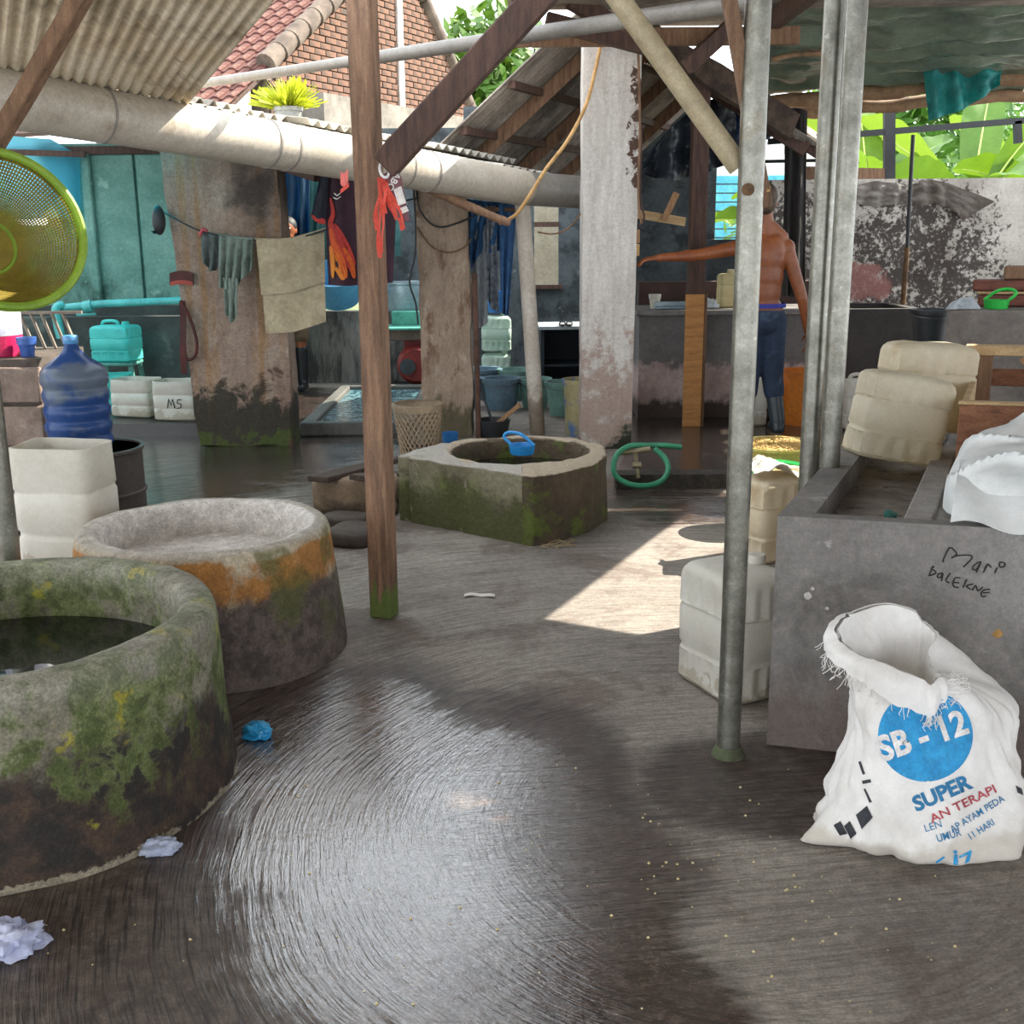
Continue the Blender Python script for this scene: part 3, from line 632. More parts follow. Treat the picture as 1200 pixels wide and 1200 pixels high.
# ---- timber post, braces, pipes and poles
postm = M('post_timber', '#96755b', '#775743', 4, .8, .45, 30, st=(9, 9, 1), spots=[('#4d3a2e', 3, .56, .12, None, .7), ('#5c7030', 5, .5, .08, (0.0, .22), .9)])
tp = thing('timber_post', 'rough square timber post with mossy foot standing on open floor', 'post', G(451, 722))
bq = G(451, 722)
def post_fn(a, b_): pass
m = MB().beam(bq, Vector((bq.x, bq.y, ZR-.2)), .090, .082, up=(.35, 1, 0)); m.jit(.006, 5); m.build('shaft', postm, tp, bev=.008)
a = Q(455, 190, 4.185); b = Q(640, -12, 4.185)
b2 = a+(b-a)*1.33
tbr = thing('timber_brace', 'dark slanted timber brace nailed to the mossy timber post', 'brace', a)
MB().beam(a-(b-a)*.03, b2, .10, .08, up=(0, 1, 0)).jit(.004, 5).build('strut', wood_dk, tbr, bev=.006)
# long thin plastic pipe crossing overhead
pa, pb = Q(236, 98, 6.8), Q(885, 1, 3.6)
tpp = thing('overhead_pipe', 'long grey plastic pipe crossing overhead to the near steel pole', 'pipe', pb)
pm_ = pa+(pb-pa)*.45; MB().tube([pa, pm_], .024, 14).build('pipe', pvc_g, tpp); MB().tube([pm_-(pb-pa)*.02, pb], .028, 14).build('sleeve', pvc_g, tpp)
def pole(label, base, topz, r, lean=(0, 0)):
    t = thing('steel_pole', label, 'pole', base); b_ = Vector(base)
    P = [b_+Vector((lean[0]*i/6, lean[1]*i/6, (topz-b_.z)*i/6)) for i in range(7)]
    MB().tube(P, r, 22).build('shaft', galv, t); return t
NB = G(853, 884); np_ = pole('galvanised steel pole standing on wet floor before the concrete tank', NB, ZR-.12, .034)
rust = M('rust_ring', '#7a5a38', '#4c3826', 20, .8, .4)
bp = Q(876, 222, NB.y-.034); MB().tube([bp, bp+Vector((0, -.012, 0))], .016, 12).build('bolt', rust, np_)
foot = M('mud_foot', '#5c6648', '#3f3f30', 20, .9, .5); MB().lathe([(.05, 0), (.045, .012), (.036, .03), (.034, .03)], 18, NB).build('foot_collar', foot, np_)
pole('galvanised steel pole passing down behind the concrete tank edge', (1.045, 3.92, 0), ZR-.12, .034, (.0, .0))
P2 = G(972, 548, .70); pole('galvanised steel pole standing on the rim of the concrete tank', P2, ZR-.12, .034)
LP = (-1.66, 3.62, 0); pole('galvanised steel pole rising behind the mossy water well', LP, 2.36, .034)
a = Q(-40, 215, 3.68); b = Q(97, -6, 3.68); a = Vector((LP[0], 3.67, a.z)); b3 = a+(b-a)*1.25
tb = thing('timber_brace', 'brown slanted timber brace below the pale roof near the green net basket', 'brace', a)
MB().beam(a-(b-a)*.05, b3, .045, .075, up=(0, 1, 0)).jit(.003, 5).build('strut', wood_md, tb, bev=.005)
# fat diagonal pipe and lath near the pole
a, b = Q(866, 196, NB.y+.05), Q(716, -14, NB.y+.07); b = a+(b-a)*1.15
td = thing('brace_pipe', 'fat cream diagonal pipe bracing the near steel pole', 'pipe', a); MB().tube([a, a+(b-a)*.5, b], .029, 18).build('pipe', M('pvc_tan', '#b5a687', '#9e8f70', 4, .5, .1, spots=[('#7a6a50', 5, .62, .06, None, .5)]), td)
a, b = Q(897, 243, NB.y+.02), Q(853, -8, NB.y+.0); b = a+(b-a)*1.15
tl2 = thing('timber_lath', 'thin brown timber lath tied against the near steel pole', 'lath', a); MB().beam(a, b, .036, .03, up=(0, 1, 0)).jit(.002, 6).build('lath', wood_md, tl2, bev=.003)
# splintered block of wood at the lath's foot
rope = M('rope_tan', '#c9a06a', '#a87f4c', 9, .8, .4)
MB().tube([a+Vector((.004*math.cos(i), .012*math.sin(i)-.0, .012+.006*i)) for i in range(8)], .008, 6).build('binding', rope, tl2)
# ---- wells
moss1 = NT('well_moss'); k = moss1; v = k.tc.outputs['Object']; x, y, z = k.sep(v)
nb = k.noise(v, 4, 6, .65, .3); ns = k.noise(v, 11, 6, .7, .3); nm = k.noise(k.scale(v, (1, 1, .55)), 3.2, 5, .6, .5)
col = k.mix(k.mr(nb, .35, .65), C('#8f8a78'), C('#6d6856'))
nmix = k.math('ADD', k.math('MULTIPLY', nb, .55), k.math('MULTIPLY', ns, .45)); dk = k.math('ADD', nmix, k.mr(z, .10, .52, .42, -.34, False)); col = k.mix(k.mr(dk, .42, .62), col, k.mix(k.mr(ns, .42, .6), C('#2a2521'), C('#4a382d')))
col = k.mix(k.math('MULTIPLY', k.mr(ns, .55, .65), k.mr(z, .0, .4, .5, .8)), col, C('#4d3a2c'))
ms = k.math('ADD', nm, k.math('ADD', k.mr(z, .05, .36, -.2, .02, False), k.mr(ns, .3, .7, -.14, .14))); col = k.mix(k.math('MULTIPLY', k.mr(ms, .50, .62), .85), col, k.mix(k.mr(ns, .4, .6), C('#7f8a55'), C('#4c5a2a')))
yl = k.math('MULTIPLY', k.mr(k.noise(v, 6.5, 4, .6), .62, .68), .8); col = k.mix(yl, col, C('#a39a2c'))
hd_ = k.mr(z, .40, .49); col = k.mix(k.math('MULTIPLY', hd_, k.mr(ns, .3, .6, .75, .3)), col, C('#a3a094'))
bl_ = k.mr(k.math('ADD', ns, k.mr(z, .0, .06, .2, -.3, False)), .56, .62); col = k.mix(k.math('MULTIPLY', bl_, .6), col, C('#b3a992'))
k.set(k.b.inputs['Base Color'], grit(k, col, v, .38)); k.b.inputs['Roughness'].default_value = .85
k.bump(k.math('ADD', k.math('MULTIPLY', k.noise(v, 45, 4, .7), .5), k.math('ADD', k.math('MULTIPLY', ns, .8), nb)), .8, .022)
moss2 = NT('well_ochre'); k = moss2; v = k.tc.outputs['Object']; x, y, z = k.sep(v)
nb = k.noise(v, 4, 6, .65, .3); ns = k.noise(v, 14, 6, .7)
col = k.mix(k.mr(nb, .35, .65), C('#bcae97'), C('#a08f78'))
oc = k.math('ADD', nb, k.math('MULTIPLY', k.mr(z, .22, .36), k.mr(z, .47, .42, 0, .3))); col = k.mix(k.mr(oc, .60, .74), col, C('#a8743c'))
nmix = k.math('ADD', k.math('MULTIPLY', nb, .55), k.math('MULTIPLY', ns, .45)); dk = k.math('ADD', nmix, k.mr(z, .16, .46, .36, -.36, False)); col = k.mix(k.mr(dk, .44, .58), col, k.mix(k.mr(ns, .4, .62), C('#4b413d'), C('#6a5d57')))
gr_ = k.math('ADD', k.noise(v, 5, 5, .6), k.math('MULTIPLY', k.mr(x, .0, .45, -.1, .14), k.mr(z, .05, .2))); col = k.mix(k.math('MULTIPLY', k.mr(gr_, .58, .72), .7), col, C('#555a2a'))
col = k.mix(k.mr(z, .455, .475), col, k.mix(k.mr(ns, .3, .7), C('#bab2a6'), C('#9c948a')))
inn = k.math('SQRT', k.math('ADD', k.math('MULTIPLY', x, x), k.math('MULTIPLY', y, y))); col = k.mix(k.mr(inn, .405, .39), col, k.mix(k.mr(ns, .35, .7), C('#d2cbc4'), C('#b5ada6')))
k.set(k.b.inputs['Base Color'], grit(k, col, v, .3)); k.b.inputs['Roughness'].default_value = .88; k.bump(k.math('ADD', k.math('MULTIPLY', ns, .6), nb), .6, .016)
waterm = NT('dark_water'); k = waterm; k.b.inputs['Base Color'].default_value = C('#1a1d1a'); k.b.inputs['Roughness'].default_value = .03
k.bump(k.noise(k.tc.outputs['Object'], 5, 2, .5), .12, .02)
def ringthing(label, c, prof, mat, water=None, wr_=.4, jit=.008, seg=72):
    t = thing('well_ring', label, 'well', (c[0], c[1], 0))
    m = MB()
    def fn(u, v_):
        i = v_*(len(prof)-1); a0 = int(min(i, len(prof)-2)); f = i-a0; r = prof[a0][0]+(prof[a0+1][0]-prof[a0][0])*f; zz = prof[a0][1]+(prof[a0+1][1]-prof[a0][1])*f
        an = u*2*PI; return Vector((c[0]+r*math.cos(an), c[1]+r*math.sin(an), zz))
    m.grid(fn, seg, len(prof), cu=True); m.jit(jit, 3.5, c[0]).jit(jit*.4, 14)
    for p in m.v: p.z = max(p.z, .0)
    m.build('ring', mat, t, smooth=50)
    if water: MB().lathe([(0, water-.004), (wr_, water-.004), (wr_, water), (0, water)], 48, (c[0], c[1], 0)).build('water', waterm.m, t)
    return t
def prof_ring(ro0, ro1, ri, h, zi=0.02):
    n = 12; P = [(ro0+(ro1-ro0)*i/n, h*.94*i/n) for i in range(n+1)]
    P += [(ro1-.006, h*.975), (ro1-.02, h*.995), (ro1-.05, h), (ri+.03, h), (ri+.012, h*.99), (ri, h*.96), (ri, h*.8), (ri, h*.5), (ri, zi)]; return P
ringthing('large concrete well ring thick with moss, dark water inside', (-1.405, 2.93), prof_ring(.607, .578, .475, .505), moss1.m, .335, .478, .010)
ringthing('dry ochre stained concrete well ring with pale inside beside the mossy well', (-1.12, 4.01), prof_ring(.495, .448, .365, .475, .34), moss2.m, None, .4, .007)
MB().lathe([(0, .325), (.37, .325), (.37, .345), (0, .335)], 48, (-1.12, 4.01, 0)).build('fill', moss2.m, bpy.data.objects['well_ring.001'])
# water trickle lip on well 1
# third well, D shaped with a flat front
moss3 = M('well_green', '#8f8a72', '#736c55', 4, .9, .7, 25, .02, spots=[('#5f6b2e', 3, .5, .1, (.0, .45), .85), ('#37301f', 5, .54, .08, (0, .5), .6), ('#b5aa97', 8, .66, .05, None, .5), ('#a8a198', 5, .42, .12, (.362, .335), .9)])
moss3b = M('well_brown', '#5d4f3c', '#40352a', 5, .9, .7, 25, .02, spots=[('#5c6a26', 5, .57, .06, None, .8), ('#b0a08a', 5, .42, .1, (.362, .335), .9)])
c3 = Vector((.05, 6.05, 0)); h3 = .35
bxp = [Vector((-.60, 5.90, 0)), Vector((.10, 5.36, 0)), Vector((.22, 5.43, 0)), Vector((.40, 5.62, 0)), Vector((.505, 5.87, 0)), Vector((.45, 6.2, 0)), Vector((-.40, 6.25, 0))]
def polyr(an):
    d = Vector((math.cos(an), math.sin(an), 0)); best = 0
    for i in range(len(bxp)):
        a = bxp[i]-c3; b = bxp[(i+1) % len(bxp)]-c3; e = b-a; den = d.x*e.y-d.y*e.x
        if abs(den) < 1e-9: continue
        t = (a.x*e.y-a.y*e.x)/den; s = (a.x*d.y-a.y*d.x)/den
        if t > 0 and 0 <= s <= 1: best = max(best, t)
    return best
w3 = thing('well_ring', 'low round well with mossy flat front block and blue scoop on its rim', 'well', c3)
ringm = MB(); pr = prof_ring(.46, .46, .365, h3)
ringm.grid(lambda u, v_: Vector((c3.x+pr[round(v_*(len(pr)-1))][0]*math.cos(u*2*PI), c3.y+pr[round(v_*(len(pr)-1))][0]*math.sin(u*2*PI), pr[round(v_*(len(pr)-1))][1])), 80, len(pr), cu=True)
ringm.jit(.010, 4).jit(.005, 15)
for p in ringm.v: p.z = max(0, p.z)
ringm.build('ring', moss3b, w3, smooth=50)
blk = MB(); Nn = 110; zs = [0, .05, .1, .16, .22, .28, .32, .345, .352]
def bfn(u, v_):
    an = PI*.84+u*PI*.66; i = round(v_*(len(zs)+1)); rr_ = max(polyr(an), .45)
    # crack near the front right corner
    if i >= len(zs): rr_ = .40 if i == len(zs) else .385; zz = .352 if i == len(zs) else .30
    else: zz = zs[i]; rr_ -= (.012 if i == len(zs)-1 else 0)
    ck = math.exp(-((an-R(281))/.03)**2)*.05+math.exp(-((an-R(196))/.03)**2)*.03; rr_ -= ck*(1 if i < len(zs) else 0)
    return Vector((c3.x+rr_*math.cos(an), c3.y+rr_*math.sin(an), zz))
blk.grid(bfn, Nn, len(zs)+2); blk.jit(.008, 5, 2).jit(.004, 16)
for p in blk.v: p.z = max(0, p.z)
blk.build('front_block', moss3, w3, smooth=45)
blk = MB()
def bfn2(u, v_):
    an = PI*1.5+u*PI*.62; i = round(v_*(len(zs)+1)); rr_ = max(polyr(an), .455)
    if i >= len(zs): rr_ = .40 if i == len(zs) else .385; zz = .352 if i == len(zs) else .30
    else: zz = zs[i]; rr_ -= (.012 if i == len(zs)-1 else 0)
    return Vector((c3.x+rr_*math.cos(an), c3.y+rr_*math.sin(an), zz))
blk.grid(bfn2, 70, len(zs)+2); blk.jit(.008, 5, 4).jit(.006, 16)
for p in blk.v: p.z = max(0, p.z)
blk.build('side_wall', moss3b, w3, smooth=45)
MB().lathe([(0, .23), (.37, .23), (.37, .236), (0, .236)], 40, c3).build('water', waterm.m, w3)
# ---- concrete block and slabs between the wells
stone = M('stone_tan', '#a08a73', '#7f6c5a', 5, .9, .6, 22, .015, spots=[('#55493d', 4, .56, .1, (0, .2), .8), ('#c0b09a', 7, .64, .05, None, .6)])
def rock(name, label, px0, px1, pyb, h, dep, mat, group=None, rz=0, z0=0.0, bev=.04):
    a, b = G(px0, pyb, z0), G(px1, pyb, z0); c = (a+b)/2
    m = MB(); L = (b-a).length
    def fn(u, v_): 
        n_ = 4.0; an = u*2*PI; ca, sa = math.cos(an), math.sin(an); rr_ = (abs(ca)**n_+abs(sa)**n_)**(-1/n_)
        kk = [.90, .97, 1, 1, .98, .90, .6, 0][round(v_*7)]; zz = [0, .08, .3, .6, .85, .97, 1, 1][round(v_*7)]
        return Vector((ca*rr_*kk*L/2, sa*rr_*kk*dep/2, zz*h))
    m.grid(fn, 36, 8, cu=True); m.xf(Matrix.Translation((c.x, c.y+dep/2, z0)) @ Matrix.Rotation(rz, 4, 'Z')); m.jit(.012, 5, px0*.1)
    for p in m.v: p.z = max(z0, p.z)
    return tag(m.build(name, mat, smooth=60), label, 'stone', group)
dirtm = M('stone_dark', '#5f554d', '#463d37', 5, .9, .6, 22, .015)
rock('concrete_lump', 'rounded tan concrete lump lying left of the mossy flat fronted well', 364, 468, 607, .21, .24, stone)
rock('stone_slab', 'dark flat stone slab half under the tan concrete lump', 378, 440, 643, .07, .30, dirtm, rz=R(-20))
rock('stone_slab', 'thin dark stone slab wedged against the ochre well', 372, 428, 622, .06, .22, dirtm, rz=R(-15))
plank_d = M('plank_wet', '#5a4a40', '#3b2f29', 6, .8, .4, st=(1, 8, 8))
for i, (a, b, lb2, rz_) in enumerate((((372, 562), (455, 540), 'wet brown plank sloping behind the tan concrete lump', 0), ((420, 560), (480, 556), 'short dark plank lying under the lattice basket', 0))):
    p, q = G(*a, .235), G(*b, .15); tag(MB().beam(p, q+(q-p)*.1, .12, .03).jit(.004, 6).build('plank', plank_d, bev=.004), lb2, 'plank')
# ---- concrete tank on the right
FL = Vector((.755, 3.14, 0)); tu = Vector((.963, -.27, 0)).normalized(); tv = Vector((.41, .912, 0)).normalized(); TH = .705; TW, TL = 2.1, 2.35
tank = thing('concrete_tank', 'long grey rendered concrete tank with scrawled writing on its front', 'tank', FL)
def tk(a, b, z): return FL+tu*a+tv*b+Vector((0, 0, z))
def tprism(a0, a1, b0, b1, z0, z1): return MB().extr([tk(a0, b0, z0), tk(a1, b0, z0), tk(a1, b1, z0), tk(a0, b1, z0)], (0, 0, z1-z0))
tprism(0, TW, 0, TL, 0, TH-.085).build('body', concrete_mid, tank, smooth=0)
rim_m = M('tank_rim', '#a19b96', '#8b8580', 6, .8, .3, 40, spots=[('#5b554f', 8, .64, .05, None, .6)])  # paler than the body: light falling from above, put into the colour
tprism(0, .095, 0, TL, TH-.085, TH).build('rim', concrete_mid, tank, smooth=0)
tprism(.0949, TW, 0, .055, TH-.085, TH).build('rim', concrete_mid, tank, smooth=0)
tprism(.0949, TW, TL-.1, TL, TH-.086, TH).build('rim', rim_m, tank, bev=.008)
tprism(.33, .41, .056, 1.3, TH-.086, TH-.01).build('partition_slab', rim_m, tank, bev=.006)
tprism(.41, TW, .056, TL-.101, TH-.086, TH-.02).build('bed', rim_m, tank)
wetf = M('tank_bed', '#8d8379', '#6d645c', 6, .85, .5, 30, .01, spots=[('#3b332c', 14, .60, .05, None, .8), ('#5d5048', 4, .56, .08, None, .7)])
tprism(.0955, .3295, .0555, TL-.1005, TH-.0855, TH-.078).build('bed', wetf, tank)
# scrawl on the front: strokes traced on the tank face
ink = M('ink_black', '#2a2727', None, 5, .8, 0)
fn_ = Vector((tu.y, -tu.x, 0)).normalized(); fn_ = fn_ if fn_.y < 0 else -fn_
def zz(x, y): return QP(1060+x*140/1200, 620+y*100/857, FL, fn_)+fn_*.0015
strokes = [[(385, 330), (400, 280), (455, 185), (510, 225), (520, 255), (470, 290)], [(480, 285), (540, 265), (660, 262), (670, 300), (590, 380)], [(770, 330), (735, 335), (690, 375), (685, 400), (720, 405), (755, 350), (765, 335), (720, 435)], [(840, 345), (790, 435)], [(800, 400), (835, 352), (870, 385)], [(930, 385), (905, 440)], [(955, 330), (1005, 340), (1000, 375), (960, 380), (950, 350), (965, 325)],
           [(285, 370), (245, 470)], [(270, 400), (310, 425), (300, 450), (240, 468)], [(265, 395), (300, 375)], [(385, 440), (340, 450), (330, 480), (360, 485), (385, 445), (370, 520)], [(460, 440), (420, 500), (425, 530), (450, 535)], [(560, 490), (510, 490), (485, 545), (500, 580), (545, 585)], [(495, 535), (550, 540)], [(625, 505), (585, 585)], [(690, 550), (620, 570), (665, 605)], [(680, 615), (715, 565), (735, 620), (785, 580)], [(860, 605), (800, 610), (770, 640), (780, 675), (820, 670)], [(785, 640), (855, 635)]]
sm = MB()
for s_ in strokes: sm.tube(smooth_path([zz(*p) for p in s_], 4) if len(s_) > 2 else [zz(*p) for p in s_], .0021, 6)
sm.build('scrawl', ink, tank)
chip = M('render_chip', '#cfcac4', '#b8b2ab', 20, .9, .2)
for (x_, y_, s_) in ((947, 698, .012), (952, 690, .006), (1169, 743, .014), (969, 713, .006)):
    p = QP(x_, y_, FL, fn_); m = MB().lathe([(0, 0), (s_, 0), (s_*.8, .002), (0, .0025)], 9); m.xf(Matrix.Translation(p) @ fn_.to_track_quat('Z', 'Y').to_matrix().to_4x4()); m.jit(.003, 80); m.build('chip', chip if x_ < 1100 else M('chip_tan', '#c49a5c', '#a87f48', 20, .9), tank)
# ================================================================ CANS, BUCKETS, BASKETS
def superel(an, n): ca, sa = math.cos(an), math.sin(an); return (abs(ca)**n+abs(sa)**n)**(-1/n)
def jerrycan(label, loc, rot, dims, mat, capm=None, open_top=False, group='jerrycans', ribs=True, name='jerrycan', handle=True, cap=True):
    w_, d_, h = dims; t = thing(name, label, 'jerrycan', loc, rot, group)
    L = [(0, .84), (.012, .94), (.045, 1), (.055, 1), (.16, 1), (.265, 1), (.28, .995), (.30, .965), (.325, .965), (.345, 1), (.5, 1), (.62, 1), (.64, .97), (.66, .97), (.675, 1), (.685, 1), (.80, 1), (.87, 1), (.89, .995), (.93, .96), (.965, .88), (.985, .75), (1.0, .55), (1.0, 0)]
    if open_top: L = L[:15]+[(.96, .985), (1.0, .99), (1.0, .95), (.9, .95), (.5, .94), (.12, .93), (.10, 0)]
    S = 64
    def fn(u, v):
        zf, kf = L[round(v*(len(L)-1))]; an = u*2*PI+PI/S; rr_ = superel(an, 7)*kf; x, y = math.cos(an)*rr_, math.sin(an)*rr_
        if ribs and ((.05 <= zf <= .27) or (.68 <= zf <= .92)) and kf > .9:
            q = x if abs(y) > abs(x) else y
            if abs(q) < .86 and (int((q+1)*4.5) % 2): x *= .94; y *= .94
        return Vector((x*w_/2, y*d_/2, zf*h))
    m = MB().grid(fn, S, len(L), cu=True); m.jit(.006, 7, rnd.random()*20)
    lo = min(p.z for p in m.v)
    for p in m.v: p.z -= lo
    m.build('body', mat, t, smooth=50, local=True)
    if not open_top and cap:
        MB().lathe([(.032, h-.01), (.032, h+.012), (.029, h+.03), (.0, h+.031)], 16, (w_*.27, 0, 0)).build('cap', capm or mat, t, local=True)
    if not open_top and handle:
        MB().tube(smooth_path([(-w_*.34, 0, h-.02), (-w_*.30, 0, h+.025), (-w_*.1, 0, h+.035), (w_*.06, 0, h+.025), (w_*.1, 0, h-.02)], 4), .014, 10).build('handle', mat, t, local=True)
    return t
can_w = M('plastic_milky', '#dcd8ce', '#cac4b6', 4, .5, .12, 30, .01, transl=('#e8e2d2', .2), spots=[('#a98f63', 3.5, .62, .06, None, .45), ('#8d7a5c', 12, .68, .03, (0, .2), .5)], grain=.09)
can_y = M('plastic_yellowed', '#d9cfb8', '#c8ba9c', 4, .5, .2, 30, .01, transl=('#e6d4ac', .2), spots=[('#a8834e', 4, .6, .07, None, .5), ('#f2e9d2', 5, .64, .04, None, .5)], grain=.09)
can_g = M('plastic_green_white', '#cfe0d2', '#b5cdbf', 4, .5, .1, 30, .01, transl=('#d0f0e0', .25), grain=.09)
can_t = M('plastic_turquoise', '#5fd0c8', '#3fb4b0', 4, .5, .1, 30, .01, transl=('#6ff0e6', .3), grain=.09)
can_k = M('plastic_canister_khaki', '#c9bb8a', '#b0a070', 4, .5, .1, 30, grain=.09)
hz = [G(120, 655), ]
jerrycan('cloudy white open jerrycan standing behind the mossy well', (-1.765, 4.40, .20), (0, 0, R(-10)), (.34, .24, .50), can_w, open_top=True, ribs=False)
tag(MB().box2((-1.95, 4.28, 0), (-1.64, 4.52, .197)).jit(.01, 5).build('stone_block', dirtm, bev=.02), 'dark stone block under the cloudy white open jerrycan', 'stone')
ta = math.atan2(tu.y, tu.x)
jerrycan('dirty white jerrycan lying before the tank beside the near steel pole', (.745, 3.60, 0), (0, 0, R(27)), (.27, .33, .42), can_w, handle=False)
jerrycan('yellowed jerrycan standing against the side of the tank behind the steel pole', (1.235, 5.18, 0), (0, 0, R(25)), (.34, .26, .385), can_y, handle=False)
tz = TH-.078
pA = G(1042, 545, tz)
jerrycan('yellowed jerrycan tilted on the tank bed against the rim', (1.365, 4.05, .680), (R(-3), R(11), R(2)), (.31, .21, .315), can_y, handle=False, cap=False)
jerrycan('cloudy jerrycan standing behind the tilted yellowed jerrycan on the tank', (1.62, 4.47, TH+.012), (R(-1), R(4), R(6)), (.34, .22, .34), can_y, handle=False, cap=False)
jerrycan('small white jerrycan on the platform behind the boots of the man', (1.78, 8.42, PLZ), (0, 0, R(8)), (.22, .18, .36), can_w)
jerrycan('white jerrycan between the orange bin and the yellowed cans on the tank', (2.52, 8.2, PLZ), (0, 0, R(8)), (.24, .2, .36), can_w)
# left back group
jerrycan('turquoise lit jerrycan standing on the green stool', (-3.33, 9.7, .452), (0, 0, R(-12)), (.36, .28, .30), can_t, handle=True)
jerrycan('white cut open jerrycan scrawled with two letters beside the mouldy pier', (-2.56, 8.78, .10), (0, 0, R(-8)), (.36, .26, .30), can_w, open_top=True, ribs=False, group='cut open jerrycans by the pier')
jerrycan('white cut open jerrycan behind the lettered one near the blue water bottle', (-2.95, 8.95, .10), (0, 0, R(-14)), (.34, .26, .29), can_w, open_top=True, ribs=False, group='cut open jerrycans by the pier')
jerrycan('turquoise tinted cut jerrycan below the green stool', (-3.2, 9.2, .10), (0, 0, R(10)), (.26, .24, .30), can_t, open_top=True, ribs=False, group='cut open jerrycans by the pier')
ledm = M('wet_ledge', '#3f3a36', '#2c2926', 5, .35, .3)
struct(MB().box2((-3.6, 8.55, 0), (-2.25, 9.4, .098)).build('floor_ledge', ledm))
inkp = lambda pts, pn, Y: None
# letters on the cut jerrycan (front face)
jc = [o for o in bpy.data.objects if o.get('label', '').startswith('white cut open jerrycan scrawled')][0]
lm_ = MB()
for s_ in ([(-.05, .10), (-.035, .17), (-.02, .12), (-.005, .17), (.01, .10)], [(.065, .165), (.035, .165), (.03, .14), (.06, .13), (.055, .105), (.025, .10)]):
    lm_.tube([Vector((x_, -.1335, z_)) for x_, z_ in s_], .004, 6)
lm_.build('lettering', ink, jc, local=True)
# stool
grn = M('plastic_green_stool', '#4f8f83', '#3a7268', 5, .6, .1)
st_ = thing('plastic_stool', 'green plastic stool under the turquoise jerrycan', 'stool', (-3.33, 9.7, 0))
MB().box((-3.33, 9.7, .435), (.34, .30, .03)).build('seat', grn, st_, bev=.01)
for sx in (-1, 1):
    for sy in (-1, 1): MB().beam((-3.33+sx*.18, 9.7+sy*.15, 0), (-3.33+sx*.14, 9.7+sy*.12, .43), .035, .035).build('leg', grn, st_)
def bucket(label, loc, r0, r1, h, mat, handle=True, name='bucket', group=None, cat='bucket', fill=None, rot=(0, 0, 0), lip=.012):
    t = thing(name, label, cat, loc, rot, group); th = .005
    MB().lathe([(0, 0), (r0, 0), (r0+(r1-r0)*.5, h*.5), (r1, h-.03), (r1+lip, h-.03), (r1+lip+.002, h), (r1-th, h), (r0+(r1-r0)*.5-th, h*.5), (r0-th, .01), (0, .01)], 36).build('body', mat, t, local=True)
    if handle:
        P = [(math.cos(a)*(r1+lip), -.0-.10*math.sin(a)*0, h-.03-math.sin(a)*.55*r1) for a in [PI*i/14 for i in range(15)]]
        MB().tube([Vector((x_, -(r1*.35)*math.sin(PI*i/14)-(r1*.66)*math.sin(PI*i/14), z_+math.sin(PI*i/14)*r1*.35)) for i, (x_, y_, z_) in enumerate(P)], .003, 6).build('handle', M('wire_grey', '#777777', None, 5, .4, 0, metal=.8), t, local=True)
    if fill:
        MB().lathe([(0, h*fill[1]), (r0+(r1-r0)*fill[1]-.008, h*fill[1]), (r0+(r1-r0)*fill[1]-.008, h*fill[1]+.004), (0, h*fill[1]+.012)], 28).jit(.006, 40).build(fill[2], fill[0], t, local=True, kind=fill[3] if len(fill) > 3 else None)
    return t
bl_g = M('plastic_blue_grey', '#6f8a9c', '#586f80', 5, .5, .1); gn_g = M('plastic_sage', '#7fa59a', '#5f857b', 5, .5, .1); blk_p = M('plastic_black', '#33383b', '#24282a', 5, .5, .1)
org = M('plastic_orange', '#e88a2a', '#cf6f18', 5, .5, .1); yel = M('plastic_yellow', '#e0cf7c', '#cdb960', 5, .5, .1); grn_b = M('plastic_green', '#2fae56', '#1f9446', 5, .45, .05)
bl_b = M('plastic_blue', '#2f7fc4', '#2068ac', 5, .45, .05)
darkw = M('bucket_water', '#35424a', '#2a353c', 8, .1, .2)
BG = 'buckets on the wet floor behind the tan column'
def gb_(px, py): p = G(px, py); return (p.x, p.y, 0)
for px, py, r0, r1, h, mt, lab in ((588, 479, .125, .155, .27, bl_g, 'blue grey bucket standing in front row between column and downpipe'), (546, 476, .12, .145, .25, bl_g, 'blue grey bucket half hidden behind the tan column'), (627, 478, .105, .135, .26, gn_g, 'sage green bucket hidden behind the downpipe'), (660, 486, .11, .145, .28, gn_g, 'pale sage bucket beside the blue and yellow bin'), (566, 466, .14, .17, .27, bl_g, 'grey bucket in the back row under the stacked jerrycans'), (606, 467, .14, .17, .27, gn_g, 'sage bucket in the back row behind the downpipe')):
    bucket(lab, gb_(px, py), r0, r1, h, mt, group=BG, fill=(darkw, .8, 'water'))
p = G(679, 512); bn = bucket('tall blue and yellow drum beside the white column', (p.x+.02, p.y+.1, 0), .12, .135, .42, M('drum_worn', '#a59a6f', '#8d8560', 3, .6, .1, spots=[('#3a66a0', 3.5, .52, .06, None, .9)]), name='plastic_drum', cat='drum', handle=False)
bucket('orange plastic bin behind the twin steel poles', (2.17, 8.45, PLZ), .14, .165, .40, org, name='plastic_bin', cat='bin', handle=False)
